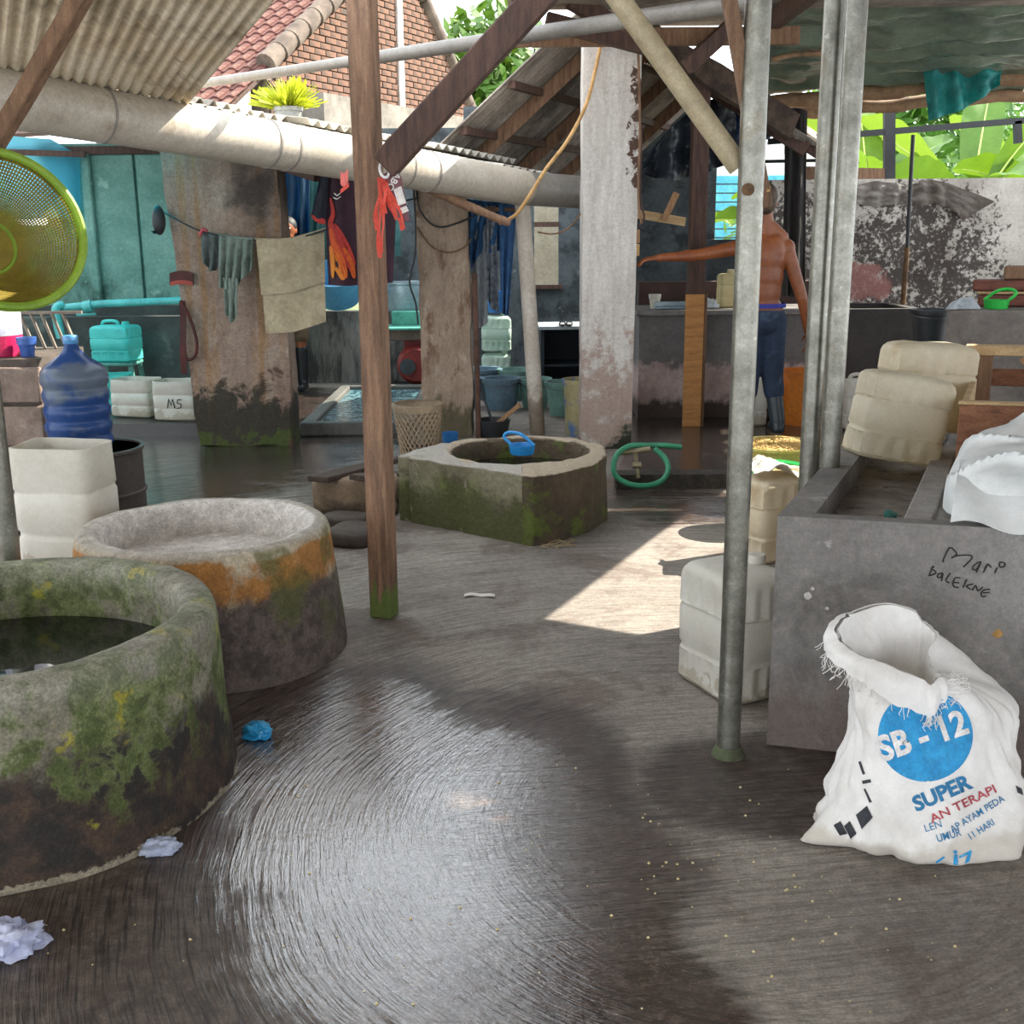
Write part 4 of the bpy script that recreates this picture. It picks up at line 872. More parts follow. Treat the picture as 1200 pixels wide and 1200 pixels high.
# grain basins
bean = M('soybeans', '#d9b76c', '#b98f45', 60, .6, .6, 120, .01)
yb_ = thing('grain_basin', 'yellow plastic basin heaped with soaked beans', 'basin', (1.50, 6.28, 0))
MB().lathe([(0, 0), (.17, 0), (.215, .295), (.235, .315), (.235, .33), (.205, .325), (.165, .02), (0, .02)], 40, (1.5, 6.28, 0)).build('bowl', yel, yb_)
MB().grid(lambda u, v: Vector((1.5+.2*v*math.cos(u*2*PI), 6.28+.2*v*math.sin(u*2*PI), .318+.03*(1-v*v))), 40, 16, cu=True).build('bean_bed', bean, yb_, smooth=180, kind='stuff')
bs = MB()
for _ in range(900):
    a = rnd.uniform(0, 2*PI); r_ = .195*math.sqrt(rnd.random()); c = Vector((1.5+r_*math.cos(a), 6.28+r_*math.sin(a), .321+.03*(1-(r_/.2)**2)+rnd.uniform(0, .006)))
    s = .0055; bs.add([c+Vector((s, 0, 0)), c+Vector((-s, 0, 0)), c+Vector((0, s, 0)), c+Vector((0, -s, 0)), c+Vector((0, 0, s))], [(0, 2, 4), (2, 1, 4), (1, 3, 4), (3, 0, 4)])
bs.build('beans', bean, yb_, smooth=180, kind='stuff')
gb2 = thing('green_basin', 'green plastic basin on the floor below the yellow bean basin', 'basin', (1.34, 5.72, 0))
MB().lathe([(0, 0), (.12, 0), (.165, .285), (.182, .30), (.182, .315), (.158, .305), (.115, .02), (0, .02)], 36, (1.34, 5.72, 0)).build('bowl', grn_b, gb2)
MB().lathe([(0, .27), (.148, .27), (.148, .275), (0, .29)], 28, (1.34, 5.72, 0)).build('bean_bed', bean, gb2, kind='stuff')
# cloth on top of the standing jerrycan
clw = M('sack_cloth', '#e2dccf', '#cfc7b6', 6, .9, .3, 80)
tag(MB().sheet(lambda u, v: Vector((1.10+.28*u, 5.06+.24*v, .418+.035*fbm((u*3, v*3, 4))+.03*math.sin(u*5))), 18, 14, .006).build('rag', clw), 'crumpled white rag lying on the yellowed standing jerrycan', 'cloth')
# ---- blue water bottle on a dark drum
dcx, dcy = -1.82, 4.86
dk_d = M('drum_dark', '#4a423d', '#332d2a', 4, .7, .3)
dd = thing('steel_drum', 'dark rusty drum under the blue water bottle', 'drum', (dcx, dcy, 0))
MB().lathe([(0, 0), (.21, 0), (.21, .2), (.218, .205), (.218, .215), (.21, .22), (.21, .4), (.218, .405), (.218, .415), (.21, .42), (.21, .585), (.218, .59), (.218, .6), (.2, .6), (.2, .59), (0, .59)], 40, (dcx, dcy, 0)).build('body', dk_d, dd)
MB().lathe([(.219, .598), (.222, .606), (.205, .606), (.204, .598)], 40, (dcx, dcy, 0)).build('rim_band', M('rim_rust', '#6d625a', '#4d443d', 8, .6), dd)
bc = Vector((-1.84, 4.80, .607))
bot = thing('water_bottle', 'blue ribbed water cooler bottle with chalky shoulder', 'bottle', bc)
k = NT('bottle_blue'); v = k.tc.outputs['Object']; z = k.sep(v)[2]; nn = k.noise(v, 9, 5, .6)
dusty = k.math('ADD', nn, k.math('MULTIPLY', k.mr(z, .18, .30), k.mr(z, .40, .33, 0, .3))); k.set(k.b.inputs['Base Color'], k.mix(k.mr(dusty, .55, .80), C('#27457a'), C('#5d6878')))
k.b.inputs['Roughness'].default_value = .25; k.b.inputs['Transmission Weight'].default_value = .2; k.b.inputs['IOR'].default_value = 1.3
pr_ = [(0, 0), (.10, 0), (.125, .012)]
zc = .015
for i in range(4): pr_ += [(.135, zc+.008), (.137, zc+.03), (.131, zc+.042), (.128, zc+.052), (.131, zc+.062)]; zc += .066
pr_ += [(.137, .285), (.138, .31), (.133, .335), (.115, .358), (.085, .378), (.055, .40), (.033, .425), (.027, .45)]
MB().lathe([(r_, z_) for r_, z_ in pr_]+[(.027, .455), (0, .455)], 44, bc).build('body', k.m, bot)
MB().lathe([(.028, .448), (.031, .452), (.031, .478), (.028, .482), (0, .482)], 24, bc).build('neck', M('bottle_neck', '#5f9ccb', '#4a86b8', 5, .3), bot)
# ---- left pier with small things
piern = M('pier_brick', '#8d7b6f', '#6d5d53', 4, .9, .5, 20, .015, spots=[('#a89a90', 5, .58, .08, None, .7)])
pr0 = struct(MB().box2((-2.9, 4.95, 0), (-2.05, 5.5, .975)).build('wall_pier', dirtm, smooth=0), 'block pier beside the blue water bottle')
zz_ = 0.0
for i, hh in enumerate((.20, .19, .20, .19, .17)):
    for j in range(3):
        x0 = -2.92+j*.30; MB().box2((x0+.008, 4.915, zz_+.01), (x0+.285, 4.96, zz_+hh-.008)).jit(.006, 9, i+j).build('block', piern, pr0, bev=.008)
    zz_ += hh
tz2 = .976
pj = thing('jar', 'clear jar half full of pink syrup on the block pier', 'jar', (-2.30, 5.12, tz2)); jx = (-2.30, 5.12, tz2)
pink = M('syrup_pink', '#d6336c', '#b8234f', 5, .2, 0); clr = M('jar_clear', '#d9dbe6', '#c9ccd8', 5, .3, 0, transl=('#e0e6f5', .3))
MB().lathe([(0, 0), (.115, 0), (.118, .09), (.0, .091)], 32, jx).build('syrup', pink, pj); MB().lathe([(0, .0915), (.118, .0915), (.120, .24), (.112, .25), (0, .25)], 32, jx).build('jar_body', clr, pj)
cp = bucket('dark blue plastic cup on the block pier', (-2.13, 5.05, tz2), .028, .038, .085, M('cup_blue', '#3a5fa8', '#2c4c8c', 5, .4, 0), handle=False, name='cup', cat='cup', lip=.003)
rk = thing('dish_rack', 'slatted rack leaning behind the cup on the block pier', 'rack', (-2.2, 5.42, tz2)); slm = M('rack_grey', '#8d8578', '#6f675c', 8, .8)
for i in range(6): MB().beam((-2.30+i*.05, 5.42, tz2), (-2.36+i*.05, 5.44, tz2+.16), .012, .01).build('slat', slm, rk)
MB().beam((-2.40, 5.445, tz2+.165), (-2.02, 5.445, tz2+.165), .014, .014).build('rail', slm, rk)
# ---- green net basket hanging from the pole
netc = Q(4, 268, 3.42); axis = (CP-netc).normalized(); axis = (axis+Vector((.45, 0, .40))).normalized(); e1 = axis.cross(Vector((0, 0, 1))).normalized(); e2_ = axis.cross(e1)
nb_ = thing('net_basket', 'round green plastic net basket hanging from the pole', 'basket', netc-Vector((0, 0, .26)))
netg = M('net_green', '#9fbf45', '#7fa030', 6, .5, 0, transl=('#b8d850', .3)); neto = M('net_olive', '#a8973a', '#8a7428', 5, .6, 0, spots=[('#7fae35', 3, .55, .1, None, .7)], transl=('#b8a040', .3))
Rn = .232
def npt(r_, an): dep = -.17*(1-(max(0, r_-.08)/(Rn-.08))**1.7) if r_ > .08 else -.17; return netc+(e1*math.cos(an)+e2_*math.sin(an))*r_+axis*dep
MB().tube([npt(Rn, 2*PI*i/48) for i in range(49)], .013, 8).build('rim', netg, nb_)
MB().tube([npt(Rn, 2*PI*i/48)-axis*.03 for i in range(49)], .007, 8).build('rim_lip', netg, nb_)
MB().tube([npt(.085, 2*PI*i/30) for i in range(31)], .007, 6).build('base_ring', netg, nb_)
m = MB()
for j in range(38): m.tube([npt(.015+(Rn-.015)*j/37, 2*PI*i/48) for i in range(49)], .0026, 4, cap=False)
for i in range(150): m.tube([npt(.015+(Rn-.015)*j/12, 2*PI*i/150) for j in range(13)], .0026, 4, cap=False)
m.build('net', neto, nb_, smooth=180, kind='stuff')
hk = npt(Rn, R(0)); top_ = max((npt(Rn, 2*PI*i/48) for i in range(48)), key=lambda q: q.z)
MB().tube(smooth_path([top_, top_+Vector((-.03, .05, .08)), Vector((LP[0], LP[1]-.04, top_.z+.16)), Vector((LP[0]+.02, LP[1]+.05, top_.z+.17)), Vector((LP[0], LP[1]-.045, top_.z+.15))], 5), .006, 6).build('hanging_loop', M('string_pale', '#a9b8c4', '#8f9fae', 8, .6), nb_)
# ---- lattice basket by the tan column
lbp = G(491, 533); lbx = thing('lattice_basket', 'tan plastic lattice bin standing behind the mossy flat fronted well', 'basket', lbp)
ltan = M('plastic_tan', '#b39d82', '#98846b', 6, .6, .1); H_ = .36; ra, rbb = .125, .165
MB().lathe([(0, 0), (ra, 0), (ra+.004, .03), (ra-.006, .03), (ra-.008, .008), (0, .008)], 32, lbp).build('base', ltan, lbx)
m = MB(); m.lathe([(rbb-.008, H_-.05), (rbb+.002, H_-.05), (rbb+.012, H_-.005), (rbb+.012, H_), (rbb-.008, H_)], 36, lbp); m.f = [f for f in m.f if len(f) == 4]; m.v = m.v
m.build('rim', ltan, lbx)
m = MB(); 
def lpt(an, t): r_ = ra+(rbb-ra)*t; return lbp+Vector((r_*math.cos(an), r_*math.sin(an), .025+t*(H_-.07)))
for i in range(26):
    for sgn in (-1, 1): m.tube([lpt(2*PI*i/26+sgn*t/10*1.15, t/10) for t in range(11)], .0055, 4, cap=False)
m.build('lattice', ltan, lbx, kind='stuff')
tag(MB().sheet(lambda u, v: lbp+Vector(((u-.5)*.16, (v-.5)*.16, .05+.05*fbm((u*4, v*4, 1)))), 14, 14, .004).build('rag', M('rag_dark', '#6f5f55', '#4d4039', 8, .9)), 'dark rag lying inside the tan lattice bin', 'cloth')
# ---- blue scoop on well rim
def scoop(label, c, rz, mat, s=1.0, z=0.0):
    t = thing('scoop', label, 'scoop', c, (0, 0, rz))
    MB().lathe([(0, 0), (.062*s, 0), (.07*s, .05*s), (.066*s, .05*s), (.058*s, .005), (0, .005)], 28).build('cup', mat, t, local=True)
    MB().tube(smooth_path([(-.06*s, 0, .045*s), (-.10*s, 0, .085*s), (-.07*s, 0, .11*s), (.0, 0, .10*s), (.066*s, 0, .048*s)], 5), .009*s, 8).build('handle', mat, t, local=True); return t
scb = M('scoop_blue', '#2f95d6', '#1f7fc2', 5, .4, 0); scg = M('scoop_green', '#2fc24a', '#1fa83c', 5, .4, 0)
sp = G(612, 535, h3); scoop('bright blue water scoop resting on the low well rim', (sp.x+.0, sp.y+.06, h3+.004), R(-20), scb, 1.0)
# ---- green hose with valve
hosem = M('hose_green', '#3f9a72', '#2f8360', 8, .4, .05)
HP = [(798, 524, 6.75), (780, 522, 6.72), (757, 522, 6.66), (737, 523, 6.6), (723, 533, 6.55), (719, 548, 6.52), (724, 560, 6.5), (740, 568, 6.48), (760, 569, 6.48), (776, 563, 6.5), (783, 550, 6.53), (779, 537, 6.57), (767, 526, 6.6)]
hs = thing('garden_hose', 'looped green garden hose with brass valve at the platform edge', 'hose', Q(745, 570, 6.5))
MB().tube(smooth_path([Q(*q) for q in HP], 5), .0165, 10).build('hose', hosem, hs, smooth=180)
brass = M('brass_dull', '#b5a98f', '#8f8468', 10, .4, .1, metal=.6)
MB().tube([Q(722, 531, 6.58), Q(742, 529, 6.6), Q(762, 526, 6.6)], .016, 12).build('connector', brass, hs); MB().tube([Q(745, 531, 6.59), Q(746, 543, 6.59), Q(748, 560, 6.58)], .013, 10).build('standpipe', brass, hs); MB().tube([Q(741, 545, 6.58), Q(751, 545, 6.58)], .02, 10).build('valve', brass, hs)
# ================================================================ SACKS
def hit(bvh, px, py):
    d = ray(px, py).normalized(); h = bvh.ray_cast(CP, d); return h
sackm = M('woven_sack', '#ece9e6', '#dcd8d4', 7, .7, .35, 260, .002, bst=(1, 1, 1), spots=[('#b3a794', 3, .6, .08, (0, .16), .6), ('#cfc8c0', 4, .58, .08, None, .5)], grain=.05)
SK = thing('printed_sack', 'white woven feed sack with blue round print slumped before the tank', 'sack', (1.05, 2.66, 0))
lv = [(0.0, 1.06, 2.625, .262, .150), (.018, 1.06, 2.62, .285, .172), (.05, 1.06, 2.62, .282, .175), (.10, 1.055, 2.63, .252, .168), (.16, 1.055, 2.645, .226, .158), (.22, 1.055, 2.66, .211, .150), (.28, 1.055, 2.675, .203, .145), (.34, 1.05, 2.69, .199, .140), (.40, 1.045, 2.70, .195, .135), (.45, 1.035, 2.715, .190, .130), (.50, 1.02, 2.735, .182, .122)]
NL = 40
def lerp_lv(z):
    for i in range(len(lv)-1):
        if z <= lv[i+1][0]:
            f = (z-lv[i][0])/(lv[i+1][0]-lv[i][0]); return [lv[i][j]+(lv[i+1][j]-lv[i][j])*f for j in range(5)]
    return list(lv[-1])
def rimz(an):                                         # mouth: high at the back and left, dipping towards the front right
    return .445+.075*max(0, math.sin(an))-.02*max(0, -math.sin(an))-.03*max(0, math.cos(an))+.035*max(0, -math.cos(an))+.008*math.sin(5*an)
def sfn(u, v, off=0.0):
    an = u*2*PI; zt = rimz(an); z = zt*(v**1.15); _, cx, cy, rx, ry = lerp_lv(min(z, .5))
    low = max(0, 1-z/.09)
    if z < .16:                                       # corner ears of the sack bottom
        ear = math.exp(-((an-R(195))/.22)**2)*.125*max(0, 1-z/.15)**1.3+math.exp(-((((an+PI) % (2*PI))-PI-R(8))/.18)**2)*.05*max(0, 1-z/.16); rx += ear; ry += ear*.3
    fold = .010*math.sin(an*3+z*26)+.008*math.sin(an*5-z*17+1)+.017*fbm((math.cos(an)*2.4, math.sin(an)*2.4, z*8), 3)+.0035*math.sin(an*12+z*45+5*fbm((math.cos(an)*3, math.sin(an)*3, z*6), 2))
    fold += -.016*math.exp(-((an-R(236)-z*1.1)/.07)**2)*(1-z/.5)-.012*math.exp(-((an-R(262)-z*2.3)/.05)**2)*max(0, 1-z/.25)
    k_ = 1+fold/.2+off/.2; q = Vector((cx+math.cos(an)*rx*k_, cy+math.sin(an)*ry*k_, max(.002, z)))
    if v > .78:
        t_ = (v-.78)/.22; wr_ = max(0, math.cos(an+.25))**1.2; q.x -= .17*t_*t_*wr_; q.y += .02*t_*wr_; q.z += .02*t_*wr_
    return q
m = MB(); NU = 160
m.grid(lambda u, v: sfn(u, v), NU, NL, cu=True)
body_v = [p.copy() for p in m.v]; body_f = list(m.f)
def inner(u, v):
    an = u*2*PI; p = sfn(u, 1.0); c = Vector((1.03, 2.725, p.z)); q = c+(p-c)*(.985-.18*v); q.z = p.z-.16*v+.01*math.sin(7*an)*v; return q
m.grid(inner, NU, 8, cu=True); bt = len(m.v); m.f.append(tuple(range(bt-NU, bt)))
m.build('bag', sackm, SK, smooth=60)
bv = BVHTree.FromPolygons(body_v, body_f)
# turned-down cuff with frayed edge
def cuff(u, v):
    an = u*2*PI; p = sfn(u, 1.0); c = Vector((1.035, 2.70, p.z)); dn = .068+.012*math.sin(3*an+1)+.010*fbm((math.cos(an)*4, math.sin(an)*4, 2)); dn *= (.5+.5*max(0, -math.sin(an-.35)))+.25*max(0, -math.cos(an))
    b_ = math.sin(PI*min(1, v*1.05))*.012+.006+.016*v; o = (p-c); o.z = 0; o.normalize(); bel = lerp_lv(max(0, p.z-dn*v))
    q = Vector((p.x, p.y, p.z+.008*math.sin(PI*v)-dn*v))+o*(b_+.010*v*(1+math.sin(8*an)*.5)); return q
MB().sheet(cuff, NU, 12, .002).build('cuff', sackm, SK, smooth=60)
fr = MB()
for i in range(150):
    u = rnd.random(); p = cuff(u, 1.0)
    if math.sin(u*2*PI) > .35: continue
    o = Vector((math.cos(u*2*PI), math.sin(u*2*PI), 0)); L = rnd.uniform(.008, .028); q = p+o*rnd.uniform(0, .012)+Vector((rnd.uniform(-.014, .014), 0, -L)); r_ = q+Vector((rnd.uniform(-.012, .012), 0, -L*rnd.uniform(-.2, .6)))
    fr.tube([p+Vector((0, 0, .006)), (p+q)/2+o*.004, q, r_], .0009, 4)
for i in range(60):                                   # stray threads at the right shoulder
    p = cuff(rnd.uniform(.84, .97), rnd.uniform(.2, 1)); q = p+Vector((rnd.uniform(0, .045), rnd.uniform(-.03, 0), rnd.uniform(-.02, .02))); r_ = q+Vector((rnd.uniform(-.015, .02), 0, rnd.uniform(-.02, .015))); fr.tube(smooth_path([p, q, r_], 3), .0008, 4)
fr.build('frayed_threads', sackm, SK, kind='stuff')
# print
def textgeo(s, off=0.0):
    cu = bpy.data.curves.new('t', 'FONT'); cu.body = s; cu.offset = off; cu.resolution_u = 3
    o = bpy.data.objects.new('t', cu); COL.objects.link(o); dg_ = bpy.context.evaluated_depsgraph_get(); me = bpy.data.meshes.new_from_object(o.evaluated_get(dg_))
    bm = bmesh.new(); bm.from_mesh(me); bmesh.ops.triangulate(bm, faces=bm.faces); 
    for _ in range(2):
        lim = .16; es = [e for e in bm.edges if e.calc_length() > lim]
        if es: bmesh.ops.subdivide_edges(bm, edges=es, cuts=1); bmesh.ops.triangulate(bm, faces=bm.faces)
    bm.verts.index_update(); V = [v.co.copy() for v in bm.verts]; F = [tuple(v.index for v in f.verts) for f in bm.faces]; bm.free(); bpy.data.objects.remove(o); bpy.data.curves.remove(cu); bpy.data.meshes.remove(me); return V, F
def decal(name, mat, parent, bvh, pts, F, off):
    V = []; ok = []
    for x_, y_ in pts:
        h = hit(bvh, x_, y_); ok.append(h[0] is not None)
        if h[0] is None: V.append(Vector((0, 0, 0))); continue
        n_ = h[1] if h[1].dot(ray(x_, y_)) < 0 else -h[1]; V.append(h[0]+n_*off-ray(x_, y_).normalized()*off)
    m_ = MB(); m_.v = V; m_.f = [f for f in F if all(ok[i] for i in f)]; return m_.build(name, mat, parent, smooth=180)
def print_text(s, a, b, hpx, mat, off=.0012, bold=.02, skew=0):
    V, F = textgeo(s, bold); x0 = min(v.x for v in V); x1 = max(v.x for v in V); ax = Vector((b[0]-a[0], b[1]-a[1])); L = ax.length; ax /= L; ay = Vector((ax.y, -ax.x))
    if ay.y > 0: ay = -ay
    pts = [(a[0]+ax.x*(v.x-x0)/(x1-x0)*L+ay.x*v.y/.73*hpx, a[1]+ax.y*(v.x-x0)/(x1-x0)*L+ay.y*v.y/.73*hpx) for v in V]
    return decal('lettering', mat, SK, bv, pts, F, off)
pb_ = M('print_blue', '#2f9fd6', '#1d87c2', 22, .7, .05, 200, .001, spots=[('#6bbbe0', 14, .64, .04, None, .7)]); pbd = M('print_deep_blue', '#2f7fae', '#246b98', 18, .7, .1); prd = M('print_red', '#c2505a', '#a83c48', 18, .7, .1); pbk = M('print_black', '#3a3c42', '#26282d', 18, .7, .1); pwh = M('print_white', '#eeeae8', '#dedad6', 18, .7, .1)
V = []; F = []; NR = 14; NA = 48
for i in range(NR+1):
    for j in range(NA): an = 2*PI*j/NA; V.append((1084.5+55.5*i/NR*math.cos(an), 862+54*i/NR*math.sin(an)))
for i in range(NR):
    for j in range(NA): F.append((i*NA+j, i*NA+(j+1) % NA, (i+1)*NA+(j+1) % NA, (i+1)*NA+j))
decal('round_print', pb_, SK, bv, V, F, .0008)
print_text('SB - 12', (1034, 892), (1136, 858), 30, pwh, .0016, .035)
print_text('SUPER', (1074, 951), (1141, 922), 18, pbd, .001, .04)
print_text('AN TERAPI', (1092, 965), (1168, 928), 10.5, prd, .001, .015)
print_text('LEN', (1085, 975), (1104, 969), 9, pbd, .001, .0)
print_text('AP AYAM PEDA', (1116, 976), (1178, 938), 8.5, pbd, .001, .01)
print_text('UMUR', (1099, 987), (1127, 979), 9.5, pbd, .001, .01)
print_text('11 HARI', (1138, 984), (1166, 966), 8.5, pbd, .001, .01)
def pxpoly(name, mat, poly, n=6, off=.001):          # quad in pixels
    V = []; F = []
    for i in range(n+1):
        for j in range(n+1):
            s_, t_ = i/n, j/n; p0 = Vector(poly[0]).lerp(Vector(poly[1]), s_); p1 = Vector(poly[3]).lerp(Vector(poly[2]), s_); q = p0.lerp(p1, t_); V.append((q.x, q.y))
    for i in range(n):
        for j in range(n): F.append((i*(n+1)+j, (i+1)*(n+1)+j, (i+1)*(n+1)+j+1, i*(n+1)+j+1))
    decal(name, mat, SK, bv, V, F, off)
for q in ([(1003, 955), (1016, 944), (1023, 958), (1010, 972)], [(989, 968), (996, 962), (1004, 977), (997, 983)], [(977, 967), (985, 962), (993, 977), (984, 979)], [(1006, 893), (1009, 892), (1014, 907), (1011, 908)], [(1010, 915), (1020, 913), (1021, 917), (1011, 919)], [(1012, 925), (1014, 924), (1022, 940), (1019, 941)], [(1190, 920), (1197, 924), (1199, 932), (1192, 929)]): pxpoly('block_print', pbk, q)
for q in ([(1118, 1002), (1122, 1001), (1123, 1013), (1117, 1013)], [(1117, 997), (1121, 996), (1122, 1000), (1118, 1001)], [(1124, 1003), (1136, 997), (1137, 1000), (1124, 1006)], [(1136, 996), (1139, 997), (1136, 1009), (1130, 1012)], [(1096, 1010), (1106, 1003), (1107, 1005), (1098, 1012)]): pxpoly('emblem', pb_, q, 3)
# flat white sack on the tank
sk2m = M('woven_sack_grey', '#e6e6e4', '#cdd0cf', 5, .7, .35, 240, .002, spots=[('#b3b8b6', 3, .58, .08, None, .6)], grain=.05)
s2 = thing('folded_sack', 'crumpled white woven sack heaped on the tank edge beside the crates', 'sack', tk(.80, .42, TH-.02))
def s2f(u, v):
    an = u*2*PI; el = v*PI/2*1.02; ca = math.cos(an); sa = math.sin(an); rr_ = superel(an, 3.2); k_ = math.cos(el)**.38 if el < PI/2 else 0
    a_ = .80+ca*rr_*.38*k_; b_ = .40+sa*rr_*.345*k_; hgt = .235*(math.sin(el)**.8)*(1-.25*max(0, -ca)**3)*(.80+.35*(sa*.5+.5))
    q = tk(a_, b_, TH-.012+hgt); r1 = 1-abs(2*((fbm((a_*3.1+b_*2, b_*3, hgt*3), 2)*.5+.5) % 1)-1); r2 = 1-abs(math.sin(a_*9+b_*14+3*fbm((a_*3, b_*3, 1))))
    ph = 2.2*fbm((a_*2.2, b_*2.2, hgt*2), 2); f1 = math.sin(a_*13+b_*10-hgt*16+ph); f2 = math.sin(a_*24-b_*15+hgt*30+ph*1.7); f3 = 1-abs(math.sin(a_*7+b_*9+hgt*10+ph))
    e_ = min(1, el*4); q += Vector((-.004, -.010, .012))*f1*e_+Vector((-.002, -.006, .006))*f2*e_+Vector((-.010, -.026, .026))*f3**4*e_+Vector((0, -.006, .006))*fbm((a_*9, b_*9, hgt*12), 3)
    return q
MB().grid(s2f, 140, 44, cu=True).build('bag', sk2m, s2, smooth=70)
def flap(u, v):
    p = tk(.46+.50*u, .02+.30*v-.06*math.sin(u*3), TH+.006+.05*math.sin(PI*v)*(1+.3*math.sin(u*6))+.13*v*v+.012*math.sin(u*14+v*5)); return p
MB().sheet(flap, 40, 18, .003).build('flap', sk2m, s2, smooth=70)
# ---- crates and boards behind
wbx = M('crate_brown', '#9a6a4e', '#7d5038', 4, .8, .3, st=(1, 8, 8), spots=[('#4f3326', 5, .62, .06, None, .6)]); wpl = M('board_pale', '#c9ac82', '#ab8c63', 4, .8, .3, st=(1, 8, 8))
cr = thing('wooden_crate', 'brown wooden crate standing on the tank behind the crumpled sack', 'crate', tk(.50, .95, TH-.02))
cz = TH-.0185
def tbox(a0, a1, b0, b1, z0, z1, nm, mt, par): return MB().extr([tk(a0, b0, z0), tk(a1, b0, z0), tk(a1, b1, z0), tk(a0, b1, z0)], (0, 0, z1-z0)).build(nm, mt, par, bev=.004)
tbox(.42, 1.5, .86, .885, cz, cz+.23, 'front_board', wbx, cr); tbox(.42, .445, .8851, 1.5, cz, cz+.23, 'side_board', wpl, cr); tbox(.4451, 1.5, .8851, 1.5, cz, cz+.03, 'bottom_board', wbx, cr); tbox(.415, 1.5, .85, .89, cz+.2305, cz+.242, 'top_edge', wpl, cr)
pt = thing('timber_pallet', 'pale pallet of crossed boards standing behind the brown crate', 'pallet', tk(.6, 1.9, cz))
tbox(.38, 1.55, 1.80, 1.88, cz+.30, cz+.34, 'board', wpl, pt); tbox(.43, 1.55, 1.86, 1.89, cz+.17, cz+.24, 'board', wbx, pt); tbox(.43, .49, 1.8001, 1.86, cz, cz+.2999, 'upright', wood_md, pt)
MB().beam(tk(.60, 1.84, cz+.29), tk(.74, 1.80, cz+.14), .05, .02).build('diagonal_board', wood_lt, pt); tbox(.62, 1.55, 1.895, 1.915, cz+.245, cz+.275, 'board', wpl, pt)
tbox(.435, .49, 1.8901, 1.93, cz, cz+.24, 'upright', wood_md, pt); tbox(1.4, 1.46, 1.80, 1.88, cz, cz+.2999, 'upright', wood_md, pt)
# bits lying in the tank bed
bits = M('scrap_ochre', '#c29a4c', '#a67f38', 20, .7); bits2 = M('scrap_teal', '#2f7f74', '#246a60', 20, .6)
for (px, py, mt, lb3, nm) in ((972, 590, bits, 'small ochre scrap lying in the tank bed', 'scrap'), (1043, 608, bits2, 'small teal scrap lying in the tank bed by the front rim', 'scrap'), (963, 600, dk_d, 'small dark clump in the near corner of the tank bed', 'clump')):
    p = G(px, py, tz); m = MB().lathe([(0, 0), (.018, .001), (.02, .01), (.012, .02), (0, .022)], 12, p); m.jit(.008, 60, px); lo = min(q.z for q in m.v)
    for q in m.v: q.z += tz+.001-lo
    tag(m.build(nm, mt), lb3, 'scrap')
# ---- litter on the floor
def crumple(name, label, c, sx, sy, sz, mat, cat='litter', seed=1, rz=0):
    m = MB(); n_ = 40
    def fn(u, v):
        an = u*2*PI; el = (v-.5)*PI; d = Vector((math.cos(an)*math.cos(el), math.sin(an)*math.cos(el), math.sin(el))); k_ = 1+.45*fbm(d*1.8+Vector((seed, 0, 0)), 3)+.18*(1-abs(fbm(d*4+Vector((0, seed, 0)), 2))*2)
        return Vector((d.x*sx*k_, d.y*sy*k_, max(-.4*sz, d.z*sz*k_)))
    m.grid(fn, n_, 26, cu=True); m.xf(Matrix.Translation(c) @ Matrix.Rotation(rz, 4, 'Z')); lo = min(q.z for q in m.v)
    for q in m.v: q.z += .002-lo
    return tag(m.build(name, mat, smooth=60), label, cat)
crumple('plastic_wrapper', 'crumpled bright blue plastic wrapper on the wet floor near the wells', G(301, 862), .048, .034, .026, M('film_blue', '#35a8dc', '#2390c8', 14, .35, .2, 60), seed=3, rz=R(-35))
crumple('plastic_wad', 'small whitish plastic wad against the foot of the mossy well', G(189, 998), .040, .026, .022, M('film_white', '#c9cfe2', '#aeb6cf', 20, .4, .3, 60, transl=('#dfe6f8', .3)), seed=5, rz=R(20))
crumple('plastic_bag', 'crumpled lilac white plastic bag on the dark wet floor', G(14, 1110), .062, .052, .036, M('film_lilac', '#dadcf0', '#bcc2e2', 16, .4, .3, 60, transl=('#e6eaff', .3)), seed=9)
p = G(562, 699); tag(MB().sheet(lambda u, v: p+Vector(((u-.5)*.13, (v-.5)*.035+.015*math.sin(u*4), .006+.003*math.sin(u*9))), 14, 6, .003).build('paper_scrap', M('paper', '#d8d2c8', '#c4bdb2', 9, .8)), 'thin pale paper scrap on the brushed floor', 'litter')
p = G(770, 640); m = MB()
cr_ = MB()
for _ in range(150):
    px, py = rnd.uniform(20, 1190), rnd.uniform(880, 1190)
    if rnd.random() < .5: px = rnd.gauss(880, 120); py = rnd.gauss(1020, 60)
    if px < 250 and py < 1060 or px > 930 and py < 1015: continue
    c = G(px, py); s = rnd.choice([.002, .0025, .003, .0045])
    cr_.add([c+Vector((s, 0, .0008)), c+Vector((0, s, .0008)), c+Vector((-s, 0, .0008)), c+Vector((0, -s, .0008)), c+Vector((0, 0, s*1.2))], [(0, 1, 4), (1, 2, 4), (2, 3, 4), (3, 0, 4)])
o = cr_.build('crumbs', M('bean_crumb', '#d6c69a', '#c2ae78', 30, .7), kind='stuff'); o['label'] = 'scattered bean crumbs on the wet floor'; o['category'] = 'crumbs'
# straw litter at the third well
st2 = MB()
for _ in range(40):
    c = G(rnd.uniform(632, 672), rnd.uniform(634, 644)); a = rnd.uniform(0, PI); d = Vector((math.cos(a), math.sin(a)*.5, rnd.uniform(-.05, .15)))*.05; c.z = .006; st2.tube([c-d*.5+Vector((0, 0, .004)), c+Vector((0, 0, .006)), c+d*.5+Vector((0, 0, .008))], .002, 4)
o = st2.build('straw', M('straw', '#b5a27c', '#8f7d5b', 20, .9), kind='stuff'); o['label'] = 'small heap of straw at the corner of the low well'; o['category'] = 'straw'
